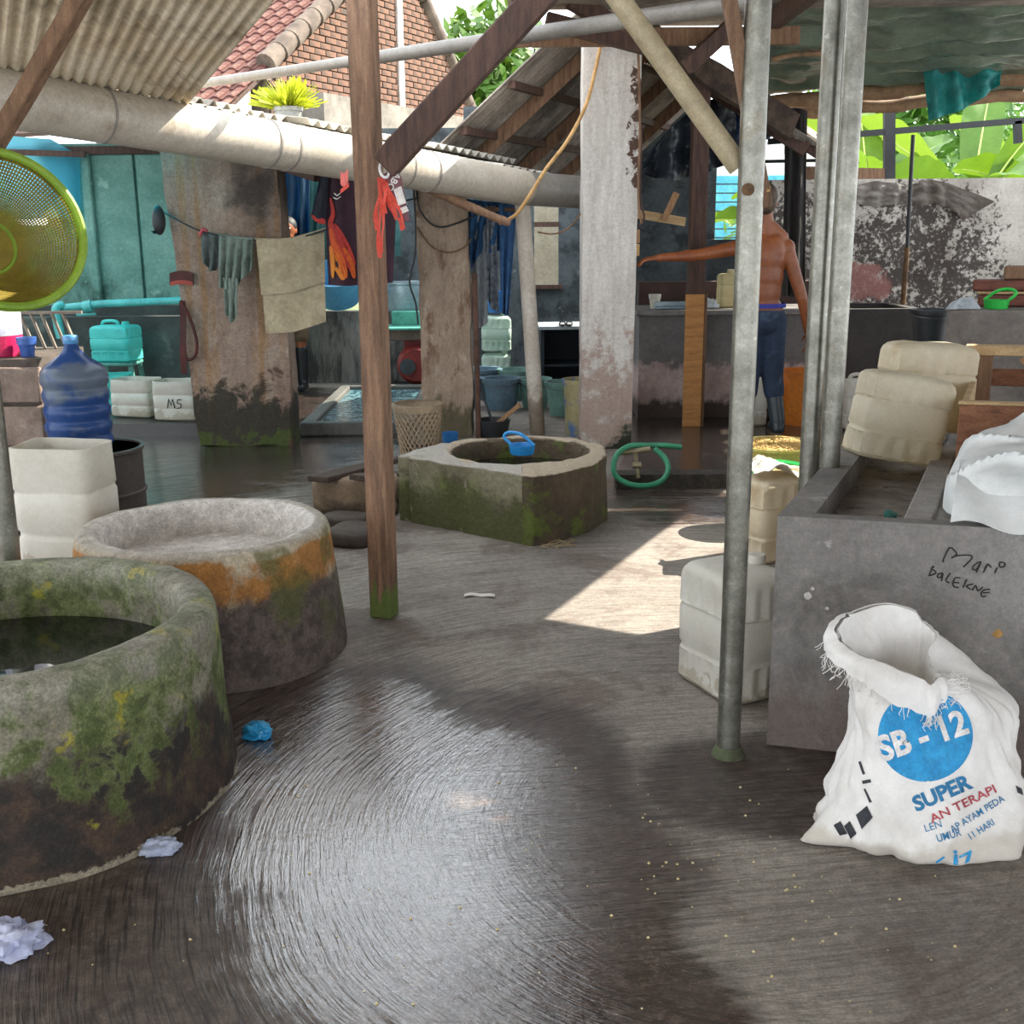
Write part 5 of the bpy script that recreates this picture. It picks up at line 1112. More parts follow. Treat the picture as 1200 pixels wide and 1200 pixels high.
# ================================================================ CLOTH AND HANGING THINGS
def pl_at(P, u):
    n = len(P)-1; f = u*n; i = min(int(f), n-1); a, b = P[i], P[i+1]; f -= i; return (a[0]+(b[0]-a[0])*f, a[1]+(b[1]-a[1])*f)
def drape_fn(top, bot, Y, amp=.02, nw=5, lean=0.0, seed=0.0):
    def fn(u, v):
        a = Q(*pl_at(top, u), Y); b = Q(*pl_at(bot, u), Y+lean); p = a.lerp(b, v)
        p.y += amp*(.3+.7*v)*math.sin(u*nw*2*PI+seed+v*1.3)+amp*.6*fbm((u*4+seed, v*3, seed)); return p
    return fn
def drape(name, label, cat, top, bot, Y, mat, amp=.02, nw=5, nu=40, nv=24, t=.004, lean=0., seed=0., parent=None, group=None):
    m = MB().sheet(drape_fn(top, bot, Y, amp, nw, lean, seed), nu, nv, t); o = m.build(name, mat, parent, smooth=70)
    if parent is None: tag(o, label, cat, group)
    return o, m
tw_m = M('towel_beige', '#bfb193', '#a8997c', 5, .95, .4, 180, .002, spots=[('#8d8a78', 2, .58, .1, None, .5)])
tw_d = M('cloth_darkgrey', '#5f6866', '#4b5452', 6, .95, .4, 160); tw_g = M('cloth_greygreen', '#87958b', '#6f7d73', 6, .95, .4, 160)
tw = thing('towel', 'beige towel folded in two layers over the clothesline', 'towel', Q(340, 392, 7.93))
MB().tube(smooth_path([Q(299, 280.5, 7.953), Q(340, 279.5, 7.949), Q(382, 268, 7.902)], 8), .008, 8).build('fold', tw_m, tw); drape('back_layer', '', '', [(303, 281), (340, 279), (378, 268)], [(311, 391), (345, 389), (382, 377)], 7.97, tw_m, .012, 2, parent=tw)
drape('front_layer', '', '', [(300, 281), (340, 279), (380, 268)], [(306, 346), (345, 342), (362, 336), (381, 330)], 7.93, tw_m, .012, 2, parent=tw, seed=1)
drape('cloth', 'dark grey cloth bunched on the clothesline by the pier', 'cloth', [(235, 271), (246, 272), (257, 275)], [(238, 306), (246, 318), (255, 316)], 8.0, tw_d, .02, 2, seed=2)
gcl = thing('cloth', 'grey green rag knotted on the clothesline with a long tail', 'cloth', Q(270, 378, 7.97))
drape('gather', '', '', [(257, 276), (278, 279), (296, 280)], [(258, 337), (272, 340), (296, 315)], 7.965, tw_g, .03, 4, parent=gcl, seed=3)
MB().tube(smooth_path([Q(256, 274.8, 7.972), Q(276, 278.5, 7.960), Q(297, 280, 7.951)], 5), .008, 8).build('knot', tw_g, gcl); drape('tail', '', '', [(262, 325), (270, 326), (279, 326)], [(264, 368), (271, 378), (278, 372)], 7.95, tw_g, .02, 2, parent=gcl, seed=4)
ln = thing('clothesline', 'dark clothesline strung along the mouldy pier', 'rope', Q(186, 247, 8.05))
MB().tube(smooth_path([Q(188, 246, 8.15), Q(205, 256, 8.02), Q(240, 272, 7.98), Q(300, 281, 7.95), Q(345, 279, 7.95), Q(385, 268, 7.9), Q(440, 244, 8.1), Q(490, 232, 8.42)], 6), .006, 6).build('line', blk_p, ln)
MB().tube([Q(234, 276, 7.97), Q(238, 268, 7.96), Q(243, 271, 7.96)], .012, 8).build('red_peg', prd, ln)
cpp = thing('cap', 'black cap hanging at the end of the clothesline', 'cap', Q(185, 275, 8.05))
cc = Q(186, 258, 8.05); m = MB()
m.grid(lambda u, v: cc+Vector((math.cos(u*2*PI)*.045*math.cos((v-.5)*PI), math.sin(u*2*PI)*.05*math.cos((v-.5)*PI), .10*math.sin((v-.5)*PI))), 24, 14, cu=True); m.build('crown', blk_p, cpp); MB().grid(lambda u, v: cc+Vector((-.02-.03*math.cos((u-.5)*PI)*v, -.04+.1*(u-.5), -.09+.02*v)), 10, 5).build('peak', blk_p, cpp)
fy = 8.105
def onp(px, py): return Q(px, py, fy)
sgm = M('sign_maroon', '#5a2420', '#3c1a18', 8, .7); sgr = M('sign_red', '#b05040', '#8f3c30', 8, .7)
sg = thing('plaque', 'small curved maroon plaque fixed on the mouldy pier', 'plaque', onp(214, 338))
MB().sheet(lambda u, v: onp(199.5+28*u, 320-3*math.sin(PI*u)+(14)*v)+Vector((0, -.012, 0)), 12, 5, .008).build('plate', sgm, sg); MB().sheet(lambda u, v: onp(201+26*u, 330-2*math.sin(PI*u)+5*v)+Vector((0, -.022, 0)), 12, 4, .004).build('lower_band', sgr, sg)
stp = thing('strap', 'dark red strap hanging in a loop on the mouldy pier', 'strap', onp(216, 440))
MB().tube(smooth_path([onp(213, 352)+Vector((0, -.03, 0)), onp(222, 368)+Vector((0, -.03, 0)), onp(231, 395)+Vector((0, -.03, 0)), onp(231, 414)+Vector((0, -.03, 0)), onp(222, 421)+Vector((0, -.03, 0)), onp(216, 412)+Vector((0, -.03, 0))], 6), .012, 8).build('loop', sgm, stp)
MB().sheet(lambda u, v: onp(211.5+7*u+2*v, 352+86*v)+Vector((0, -.025+.01*math.sin(v*7), 0)), 4, 20, .008).build('tail', sgm, stp)
# ---- dark football shirt
shm = M('shirt_maroon', '#3d1c2c', '#2b1422', 10, .8, .2, 90, spots=[('#6b2a36', 26, .66, .03, None, .6)]); shn = M('shirt_navy', '#161c30', '#10141f', 10, .8); flo = M('flame_orange', '#d8661f', '#c24a1c', 6, .8); flr = M('flame_red', '#c0392f', '#9e2a26', 6, .8); fly = M('flame_amber', '#e08a2a', '#d0702a', 6, .8)
js = thing('shirt', 'maroon sports shirt with orange flame print hung on a timber end', 'shirt', Q(415, 335, 7.55))
_, jm = drape('body', '', '', [(379, 199), (400, 202), (430, 206), (466, 212)], [(384, 334), (410, 335), (440, 333), (461, 331)], 7.55, shm, .03, 2.5, parent=js, seed=.5)
drape('sleeve', '', '', [(376, 203), (381, 201), (386, 203)], [(364, 252), (373, 256), (381, 258)], 7.53, shn, .02, 1, nu=14, parent=js)
drape('cuff', '', '', [(364, 251), (373, 255), (381, 257)], [(367, 257), (374, 262), (381, 263)], 7.52, flr, .01, 1, nu=10, nv=6, parent=js)
jb = BVHTree.FromPolygons(jm.v, jm.f)
def ribbon_decal(P, w0, w1, mat, par, bvh, off=.006, nm='flame'):
    S = smooth_path([(p[0], p[1], 0) for p in P], 5); V = []; F = []; n_ = len(S)
    for i, p in enumerate(S):
        d = (S[min(i+1, n_-1)]-S[max(i-1, 0)]).normalized(); nn_ = Vector((-d.y, d.x, 0)); w_ = (w0+(w1-w0)*i/(n_-1))*math.sin(PI*(.12+.86*i/(n_-1)))**.5
        V += [(p.x-nn_.x*w_, p.y-nn_.y*w_), (p.x+nn_.x*w_, p.y+nn_.y*w_)]
    for i in range(n_-1): F.append((2*i, 2*i+1, 2*i+3, 2*i+2))
    decal(nm, mat, par, bvh, V, F, off)
for P, a, b, mt in (([(388, 232), (391, 250), (388, 262), (394, 275), (405, 300), (412, 320)], 2, 5, flr), ([(388, 268), (392, 285), (400, 305), (405, 326)], 3, 5, flo), ([(392, 295), (394, 308), (399, 318), (402, 328)], 4, 5, fly), ([(388, 288), (390, 302), (391, 326)], 2, 3, fly), ([(402, 290), (411, 308), (415, 326)], 2, 5, flo), ([(393, 262), (400, 275), (409, 292), (417, 310)], 1.5, 3, flr)): ribbon_decal(P, a, b, mt, js, jb)
for P in ([(392, 226), (395, 229), (398, 226)], [(391, 231), (395, 233), (399, 230)]): ribbon_decal(P, .6, .6, wht, js, jb, .007, 'emblem')
# ribbons, packet and ring on the post
crl = M('ribbon_coral', '#e0523f', '#c93f30', 8, .6, .1); rb2 = thing('ribbon_bunch', 'bunch of coral red ribbons hanging beside the timber post', 'ribbons', Q(455, 300, 4.2))
for i, (t_, b_, w_) in enumerate((((444, 208), (446, 302), 4), ((447, 208), (440, 270), 4), ((450, 210), (462, 258), 4), ((452, 212), (470, 270), 5), ((455, 214), (474, 268), 4), ((446, 215), (449, 296), 3), ((449, 210), (452, 250), 5))):
    MB().sheet(lambda u, v: Q(t_[0]+(b_[0]-t_[0])*v+(u-.5)*w_*(1+.4*math.sin(v*9+i))+2*math.sin(v*6+i), t_[1]+(b_[1]-t_[1])*v, 4.19-.006*i+.01*math.sin(v*8+i)), 4, 18, .0015).build('ribbon', crl, rb2)
MB().sheet(lambda u, v: Q(399+9*u, 200+16*v+3*math.sin(u*4), 4.2), 6, 6, .002).build('ribbon', M('ribbon_pink', '#e8766c', '#d05f58', 8, .6), rb2); MB().sheet(lambda u, v: Q(399+10*u, 222-8*u+5*v, 4.2), 6, 4, .002).build('ribbon', crl, rb2)
pk_ = thing('snack_packet', 'maroon printed packet pinned to the foot of the slanted brace', 'packet', Q(465, 262, 4.17))
pkm = M('packet_maroon', '#6a1f28', '#521820', 10, .4); pkb = M('packet_label', '#e8e0da', '#d0c4bc', 20, .5)
def pkq(poly, nm, mat, Y): MB().extr([Q(*q, Y) for q in poly], (0, .006, 0)).build(nm, mat, pk_, smooth=0)
pkq([(446, 206), (458, 199), (470, 206), (480, 258), (468, 262), (462, 232)], 'packet', pkm, 4.175); pkq([(461, 222), (470, 218), (476, 238), (467, 241)], 'label_panel', pkb, 4.171); pkq([(469, 244), (476, 241), (479, 247), (470, 251)], 'label_panel', pkb, 4.171)
V, F = textgeo('ABC', .02); m = MB(); x1 = max(v.x for v in V)
for v in V: 
    s_, h_ = v.x/x1*22, v.y/.73*8; dx_, dy_ = -.5, .866; m.v.append(Q(464+dx_*s_+h_*.866, 203+dy_*s_+h_*.5-2, 4.1745))
m.f = F; m.build('lettering', pwh, pk_, smooth=0)
MB().tube([Q(450.5+6*math.cos(2*PI*i/20)*.8+3*math.sin(2*PI*i/20), 199+10*math.sin(2*PI*i/20)*.85-3*math.cos(2*PI*i/20), 4.16) for i in range(21)], .005, 6).build('paper_ring', pwh, pk_)
# cord on the white column
cd2 = thing('cord', 'tan electric cord looping from the white column to the stick', 'cord', Q(600, 256, 7.83)); MB().tube(smooth_path([Q(706, 42, 7.84), Q(697, 85, 7.84), Q(686, 125, 7.82), Q(665, 165, 7.78), Q(640, 198, 7.75), Q(620, 230, 7.78), Q(604, 252, 7.82), Q(585, 262, 7.85)], 6), .012, 8).build('cord', rope, cd2)
for lab, P, r_ in (('thin black cable sagging in front of the tan column', [(488, 222, 8.40), (492, 245, 8.38), (505, 262, 8.38), (520, 266, 8.38), (545, 258, 8.38), (570, 248, 8.2), (597, 262, 7.72)], .007), ('thin brown wire drooping low across the tan column', [(489, 266, 8.385), (505, 288, 8.385), (525, 296, 8.385), (544, 290, 8.385), (552, 280, 8.4)], .006), ('black cable hanging down beside the tan column edge', [(484, 216, 8.37), (487, 265, 8.37), (486, 300, 8.36), (480, 330, 8.34), (487, 355, 8.36), (490, 380, 8.37)], .008), ('thin cable sagging between downpipe and white column', [(630, 272, 8.2), (650, 274, 8.2), (668, 266, 8.2), (682, 248, 8.1)], .006), ('thin brown cord hanging down the side of the white column', [(748, 60, 7.85), (750, 150, 7.85), (748, 230, 7.85), (752, 262, 7.85)], .008)):
    t_ = thing('cable', lab, 'cable', Q(*P[-1])); MB().tube(smooth_path([Q(*q) for q in P], 5), r_, 6).build('wire', blk_p if 'black' in lab else wood_md, t_)
stk = thing('stick', 'rough wooden stick slung under the gutter end', 'stick', Q(597, 262, 7.7)); MB().tube(smooth_path([Q(462, 212, 7.55), Q(500, 220, 7.6), Q(545, 240, 7.66), Q(598, 262, 7.7)], 5), [.03]*6+[.032]*5+[.028]*4+[.022], 10).jit(.006, 14).build('stick', wood_md, stk)
tag(MB().beam(Q(318, 188, 8.0), Q(374, 206, 7.75), .09, .08).build('timber_beam', wood_dk, bev=.005), 'short timber beam end poking out beneath the gutter', 'beam')
# ================================================================ BACK LEFT
pt_ = M('pipe_teal', '#5fc0bb', '#46a09c', 5, .4, .05)
tpi = thing('water_pipe', 'turquoise water pipe with valve running above the dark trough', 'pipe', Q(75, 360, 9.9)); MB().tube([Q(72, 361, 9.9), Q(120, 356, 9.9), Q(215, 352, 9.9)], .032, 14).build('pipe', pt_, tpi); MB().tube([Q(98, 360, 9.9), Q(108, 358, 9.9)], .05, 14).build('coupling', pt_, tpi); MB().tube([Q(90, 369, 9.9), Q(112, 368, 9.9)], .012, 8).build('lever', pt_, tpi); MB().tube(smooth_path([Q(74, 358, 9.9), Q(66, 362, 9.86), Q(68, 380, 9.84), Q(72, 396, 9.84)], 4), .04, 10).build('elbow', pt_, tpi)
tr = thing('water_trough', 'dark concrete trough along the green panelled wall', 'trough', (-3.6, 10.3, 0)); trm = M('trough_dark', '#4a4f4c', '#343836', 4, .8, .4, spots=[('#6a7069', 3, .6, .06, None, .6)])
for a, b in (((-6, 10.0, 0), (-2.5, 10.12, .80)), ((-6, 10.60, 0), (-2.5, 10.72, .86)), ((-2.62, 10.12, 0), (-2.5, 10.60, .80)), ((-6, 10.12, 0), (-2.62, 10.60, .5))): MB().box2(a, b).build('wall' if b[2] > .6 else 'bed', trm, tr, smooth=0)
blt = M('tarp_blue_translucent', '#2fb8e0', '#1f9fd0', 2, .4, .15, 6, .03, transl=('#90e6ff', .9))
drape('blue_tarp', 'glowing sky blue tarp covering the opening beside the green panels', 'tarp', [(-60, 150), (20, 160), (60, 163), (93, 182)], [(-60, 262), (0, 258), (50, 256), (94, 254)], 10.76, blt, .02, 2, seed=1, t=0)
tag(MB().beam(Q(-60, 176, 10.73), Q(100, 181, 10.73), .03, .05).build('timber_batten', wood_dk), 'dark batten crossing the glowing blue tarp', 'batten')
navy = M('tarp_navy', '#27506e', '#1c3a52', 3, .5, .2, 8, .03, transl=('#2f6f9c', .35)); teald = M('tarp_teal', '#3f6f70', '#2f5657', 3, .6, .2, 8, .03, transl=('#4f9090', .3))
drape('tarp_curtain', 'dark blue tarp curtain hanging right of the mouldy pier', 'tarp', [(322, 190), (345, 195), (362, 200)], [(326, 300), (345, 300), (364, 300)], 11.2, navy, .05, 3, seed=3)
drape('tarp_curtain', 'grey teal tarp strip hanging behind the maroon shirt', 'tarp', [(355, 195), (380, 203), (470, 215)], [(358, 310), (375, 305), (470, 300)], 11.45, teald, .05, 5, seed=4)
lbt = M('plastic_sky', '#6fb9e0', '#57a4d0', 4, .45, .05)
tub = thing('plastic_tub', 'large sky blue tub leaning on the half wall behind the shirt', 'tub', (-1.72, YB+.06, .83), (R(28), 0, 0)); MB().lathe([(0, 0), (.20, 0), (.27, .30), (.29, .31), (.29, .325), (.26, .32), (.19, .02), (0, .02)], 36).build('bowl', lbt, tub, local=True)
# pool
curbm = M('pool_curb', '#6b6a64', '#4d4c47', 5, .6, .4); px0, px1, py0, py1 = -1.60, -.72, 8.50, 10.72
pool = thing('water_basin', 'shallow curbed basin of rippled teal water behind the pier', 'basin', ((px0+px1)/2, py0, 0))
for a, b in (((px0, py0, 0), (px1, py0+.1, .10)), ((px0, py1-.1, 0), (px1, py1, .10)), ((px1-.1, py0+.1, 0), (px1, py1-.1, .10)), ((px0, py0+.1, 0), (px0+.1, py1-.1, .10))): MB().box2(a, b).jit(.008, 6).build('curb', curbm, pool, bev=.015)
k = NT('pool_water'); v = k.tc.outputs['Object']; n_ = k.noise(v, 26, 4, .7, .6); k.set(k.b.inputs['Base Color'], k.mix(k.mr(n_, .45, .62), C('#244a55'), C('#86adb3'))); k.b.inputs['Roughness'].default_value = .08; k.bump(n_, .8, .03)  # pale ripple glints are mixed into the water's base colour
MB().grid(lambda u, v: Vector((px0+.1+(px1-px0-.2)*u, py0+.1+(py1-py0-.2)*v, .062)), 8, 8).build('water', k.m, pool)
# machine
mc = thing('grinding_machine', 'red grinding machine on steel legs under a teal topped hopper', 'machine', Q(485, 470, 11.15)); mx = Q(482, 400, 11.15).x; mr_ = M('machine_red', '#8a2a24', '#6a1f1b', 6, .6); ml = M('machine_steel', '#3a4246', '#2a3034', 6, .5)
hopm = M('hopper_teal', '#58a795', '#458c7c', 6, .6); hb = M('hopper_wood', '#6f5f52', '#54473d', 6, .8)
hz_ = Q(475, 398, 11.15).z
MB().box((mx-.09, 11.15, hz_+.06), (.52, .42, .10)).build('hopper_box', hb, mc, bev=.008); MB().box((mx-.10, 11.13, hz_+.122), (.55, .46, .022)).build('hopper_lid', hopm, mc, bev=.004); MB().box((mx+.02, 11.30, hz_+.20), (.42, .2, .13)).build('back_panel', hopm, mc, bev=.006)
mz = Q(488, 425, 11.15).z; m = MB().tube([(mx+.06, 10.91, mz), (mx+.06, 10.97, mz), (mx+.06, 11.30, mz)], [.15, .19, .19], 24); m.build('motor_body', mr_, mc); MB().tube([(mx-.02, 10.88, mz-.01), (mx-.02, 10.91, mz-.01)], .075, 20).build('pulley', ml, mc); MB().box((mx+.05, 11.10, mz+.20), (.22, .2, .10)).build('feed_neck', mr_, mc, bev=.01); MB().box((mx+.02, 11.10, mz-.22), (.42, .34, .05)).build('bed_plate', ml, mc)
for sx, sy in ((-1, -1), (1, -1), (-1, 1), (1, 1)): MB().beam((mx+.02+sx*.26, 11.10+sy*.18, 0), (mx+.02+sx*.18, 11.10+sy*.13, mz-.2), .045, .045).build('leg', ml, mc)
for sx in (-1, 1): MB().beam((mx-.09+sx*.22, 11.23, mz-.22), (mx-.09+sx*.22, 11.23, hz_+.02), .05, .05).build('hopper_post', hb, mc)
vat = thing('steel_vat', 'pale steel vat on the half wall above the red machine', 'vat', (-1.02, YB+.07, .72)); svm = M('steel_pale', '#a9bcc4', '#8da2ab', 5, .35, .1, metal=.4)
MB().lathe([(0, 0), (.24, 0), (.26, .04), (.26, .26), (.27, .27), (.27, .285), (.25, .28), (.25, .03), (0, .03)], 40, (-1.02, YB+.06, .72)).build('body', svm, vat)
# ---- behind the columns: stacked jerrycans, blue bucket, cabinet, clothes
jx_ = Q(582, 430, 11.05).x; jerrycan('pale green jerrycan, lower of the pair stacked behind the buckets', (jx_, 11.05, 0), (0, 0, 0), (.29, .25, .34), can_g, handle=False, group='stacked pale green jerrycans')
jerrycan('pale green jerrycan, upper of the pair stacked behind the buckets', (jx_, 11.05, .372), (0, 0, R(4)), (.28, .24, .33), can_g, handle=False, group='stacked pale green jerrycans')
bucket('bright blue bucket topping the stacked pale green jerrycans', (jx_+.02, 11.05, .737), .09, .11, .2, bl_b, handle=False)
cb = thing('dark_cabinet', 'low dark open cabinet with pale shelf top beside the white column', 'cabinet', (.55, 10.9, 0)); ckm = M('cabinet_dark', '#26303a', '#1b232b', 5, .7); cx0, cx1 = Q(634, 420, 10.7).x, Q(700, 420, 10.7).x; cz1 = Q(655, 386, 10.7).z
for a, b, nm, mt in (((cx0, 10.7, 0), (cx0+.03, 11.2, cz1), 'side_panel', ckm), ((cx1-.03, 10.7, 0), (cx1, 11.2, cz1), 'side_panel', ckm), ((cx0+.03, 11.17, 0), (cx1-.03, 11.2, cz1), 'back_panel', ckm), ((cx0-.02, 10.66, cz1), (cx1+.02, 11.22, cz1+.03), 'top_board', M('shelf_pale', '#b5bcc0', '#9aa2a6', 5, .6)), ((cx0+.03, 10.72, .25), (cx1-.03, 11.17, .27), 'shelf', ckm)): MB().box2(a, b).build(nm, mt, cb, smooth=0)
for i, (px, lb4) in enumerate(((659, 'black sandal on the pale shelf top, left of its pair'), (667, 'black sandal on the pale shelf top beside its mate'))):
    q = Q(px, 385, 10.72); q.z = cz1+.03; t_ = thing('sandal', lb4, 'sandal', q, group='sandals on the shelf top'); MB().lathe([(0, 0), (.06, 0), (.062, .015), (0, .017)], 20, q, .5, 1.2).build('sole', blk_p, t_); MB().tube([q+Vector((-.03, .0, .012)), q+Vector((-.02, -.02, .04)), q+Vector((.02, -.02, .04)), q+Vector((.03, 0, .012))], .008, 6).build('strap', blk_p, t_)
dnm = M('denim', '#3f6a9a', '#2f5480', 8, .9, .3, 120); prt = M('print_cloth', '#8f96a0', '#4a5058', 24, .9)
drape('hanging_trousers', 'blue denim trousers hanging beside the downpipe', 'trousers', [(585, 240), (595, 236), (606, 238)], [(588, 366), (592, 370), (596, 369)], 8.50, dnm, .04, 2, seed=2); drape('patterned_cloth', 'grey patterned cloth strip hanging beside the denim trousers', 'cloth', [(570, 241), (575, 241), (581, 241)], [(571, 350), (576, 362), (585, 366)], 8.57, prt, .02, 2, nu=14, seed=3); drape('blue_sheet', 'deep blue sheet hanging under the gable eave behind the trousers', 'cloth', [(540, 232), (570, 236), (604, 238)], [(545, 330), (560, 300), (600, 290)], 8.60, M('sheet_blue', '#2f5f8c', '#224a70', 6, .8), .05, 4, seed=5)
drape('pale_cloth', 'pale shirt hanging behind the tan column edge', 'cloth', [(556, 240), (563, 240), (570, 240)], [(552, 375), (562, 385), (571, 378)], 8.62, M('cloth_pale', '#aab0b4', '#8c9296', 8, .9), .03, 2, nu=14, seed=6)
ral = thing('drying_rail', 'thin rail carrying the clothes between tan column and downpipe', 'rail', Q(540, 238, 8.66)); MB().tube([Q(535, 244, 8.68), Q(572, 245, 8.575), Q(611, 246, 8.45)], .016, 8).build('rail', wood_md, ral)
stm = thing('thin_post', 'thin rusty rod standing beside the tan column', 'rod', G(561, 515)); MB().tube([G(561, 515), Q(556, 320, 8.2)], .02, 8).build('rod', M('rod_rust', '#6a4a3c', '#4d352b', 9, .8), stm)
sc2 = thing('scuttle', 'black scuttle with wooden handle on the floor behind the low well', 'scuttle', G(580, 513)); q = G(578, 513)
MB().lathe([(0, 0), (.10, 0), (.125, .12), (.13, .14), (.12, .14), (.095, .01), (0, .01)], 24, q).build('pan', blk_p, sc2); MB().beam(q+Vector((.02, -.02, .10)), Q(609, 474, 8.3), .035, .03).build('handle', wood_lt, sc2); MB().beam(q+Vector((0, .03, .1)), Q(563, 455, 8.4), .018, .018).build('rod', ml, sc2)
tag(MB().lathe([(0, 0), (.05, 0), (.06, .09), (.055, .09), (.045, .01), (0, .01)], 20, G(527, 524)+Vector((0, .1, 0))).build('blue_pot', bl_b), 'small blue pot behind the low well rim', 'pot')
# ================================================================ MIDDLE / RIGHT BACK
cnt = NT('counter_two_tone'); k = cnt; v = k.tc.outputs['Object']; z = k.sep(v)[2]; n1 = k.noise(v, 3, 6, .6); n2 = k.noise(v, 8, 6, .65); c_ = k.mix(k.mr(n1, .3, .7), C('#7c7876'), C('#625e5c')); lo = k.math('ADD', k.math('MULTIPLY', n2, .35), z); c_ = k.mix(k.mr(lo, .54, .62, 1, 0), c_, k.mix(k.mr(n1, .35, .65), C('#cbb5ae'), C('#a58c86'))); c_ = k.mix(k.mr(k.math('ADD', k.math('MULTIPLY', n2, .3), z), .24, .32, 1, 0), c_, C('#4f423d')); k.set(k.b.inputs['Base Color'], grit(k, c_, v, .25)); k.b.inputs['Roughness'].default_value = .75; k.bump(n2, .25, .008)
ct = thing('counter', 'concrete work counter with pinkish lower plaster behind the shirtless man', 'counter', (1.7, 8.75, PLZ)); MB().box2((.98, 8.75, PLZ), (2.55, 9.35, .86)).build('base', k.m, ct, smooth=0); MB().box2((.96, 8.72, .8605), (2.57, 9.37, .90)).build('top', M('counter_top', '#8d8985', '#6f6b67', 6, .6), ct, bev=.006)
jerrycan('khaki canister standing on the work counter left of the man', (Q(851, 345, 9.0).x, 9.0, .9), (0, 0, R(10)), (.13, .13, .26), can_k, ribs=False, handle=False, group=None)
crumple('plastic_bag', 'white crumpled plastic on the work counter', Vector((1.54, 8.9, .9)), .06, .05, .045, M('film_plain', '#dfe3e6', '#c5cacd', 16, .5), seed=12).location.z += .9
bucket('cream cup on the work counter near the white column', (1.12, 8.95, .9), .035, .045, .11, M('cup_cream', '#d8d4c6', '#c4c0b0', 5, .6), handle=False, name='cup', cat='cup', lip=.002)
wt = thing('wash_tray', 'flat metal tray on the work counter', 'tray', (1.2, 8.9, .9)); MB().box((1.28, 8.98, .912), (.34, .26, .02)).build('tray', svm, wt, bev=.004); MB().box((1.28, 8.87, .94), (.34, .02, .035)).build('tray_edge', svm, wt, bev=.004)
dwb = tag(MB().box2((1.05, 9.45, 0), (2.5, 9.6, 1.08)).build('dark_board', M('board_maroon', '#4a3430', '#372622', 5, .8), bev=.004), 'dark maroon board behind the work counter', 'board')
ply = M('plywood', '#c0894e', '#a87440', 4, .75, .3, 40, st=(1, 1, 9), spots=[('#8a5a2c', 6, .62, .05, None, .6)])
wp = thing('clad_post', 'timber post clad in orange plywood on its lower half before the counter', 'post', (1.31, 8.4, PLZ)); q = G(812, 500, PLZ); MB().box((q.x, q.y+.07, 1.35), (.12, .10, 2.54)).build('core', wood_dk, wp, bev=.005); zt_ = Q(812, 345, q.y).z; MB().box((q.x-.012, q.y+.005, (PLZ+zt_)/2), (.135, .022, zt_-PLZ)).build('cladding', ply, wp, bev=.003); MB().box((q.x+.070, q.y+.07, (PLZ+zt_)/2), (.02, .10, zt_-PLZ)).build('cladding', wood_md, wp)
bdl = thing('wall_board', 'pale horizontal board nailed between white column and clad post', 'board', Q(770, 262, 8.36)); MB().beam(Q(742, 250, 8.34), Q(803, 260, 8.34), .03, .06).build('board', wpl, bdl); MB().beam(Q(778, 258, 8.30), Q(793, 226, 8.30), .02, .045).build('prop', wood_lt, bdl)
blk2 = thing('wood_block', 'small tan wood blocks fixed to the side of the white column', 'block', Q(744, 300, 7.95)); MB().box(Q(744, 277, 7.93), (.06, .08, .09)).build('block', wood_lt, blk2, bev=.006); MB().box(Q(744, 293, 7.93), (.055, .08, .08)).build('block', M('wood_tan', '#c8a46c', '#b08c56', 6, .8), blk2, bev=.006); MB().tube(smooth_path([Q(745, 268, 7.9), Q(755, 255, 7.9), Q(750, 230, 7.9), Q(752, 150, 7.9)], 4), .008, 6).build('wire', wood_dk, blk2)
dkt = M('tarp_black', '#2c333c', '#1d232b', 4, .35, .3, 9, .03); dbt = M('tarp_deepblue', '#2b4a70', '#1e3654', 4, .4, .3, 9, .03, transl=('#2a5a90', .3))
drape('black_tarp', 'crumpled black plastic tarp sagging under the gable roof', 'tarp', [(752, 190), (785, 150), (820, 120), (860, 110)], [(752, 205), (790, 212), (830, 200), (862, 190)], 8.9, dkt, .10, 3, seed=4); drape('blue_tarp', 'deep blue tarp hanging under the right slope of the gable', 'tarp', [(842, 120), (870, 125), (915, 150)], [(822, 208), (845, 190), (905, 160)], 9.3, dbt, .08, 3, seed=6)
drape('dark_cloth', 'long black cloth strip hanging from the bamboo beam behind the man', 'cloth', [(921, 128), (932, 126), (946, 130)], [(917, 346), (927, 348), (944, 346)], 9.2, M('cloth_black', '#2a2624', '#1c1918', 8, .9), .03, 2, seed=8)
tarpg = M('tarp_olive', '#74826f', '#566356', 2.5, .25, .25, 5, .04, st=(1, 2, 1), transl=('#7f9880', .06)); tarpk = M('tarp_charcoal', '#3a4244', '#2a3032', 3, .4, .3, 6, .04)
def tarp_fn(x0, x1, y0, z0, y1, z1, sag=.06, wr=.03):
    def fn(u, v):
        x = x0+(x1-x0)*u; y = y0+(y1-y0)*v; z = z0+(z1-z0)*v-sag*math.sin(PI*u)*math.sin(PI*v)*.8; ph = (u*3+v*4)
        return Vector((x, y, z+wr*math.sin(v*30+4*fbm((u*2.5, v*2, 1), 3)+u*5)*.8+wr*1.2*fbm((u*6, v*9, 3))))
    return fn
tag(MB().sheet(tarp_fn(1.72, 4.05, 7.45, 2.86, 9.5, 2.55), 70, 60, .004).build('roof_tarp', tarpg, smooth=180), 'wrinkled olive tarp stretched as ceiling over the back yard', 'tarp'); tag(MB().sheet(tarp_fn(4.1, 7.0, 7.45, 2.84, 9.6, 2.5), 50, 40, .004).build('roof_tarp', tarpk, smooth=180), 'charcoal tarp ceiling beside the bamboo post at the yard edge', 'tarp')
bam = M('bamboo', '#9a7a58', '#7c5f44', 6, .7, .2, st=(1, 1, 1), spots=[('#4d3a2a', 8, .64, .05, None, .7)])
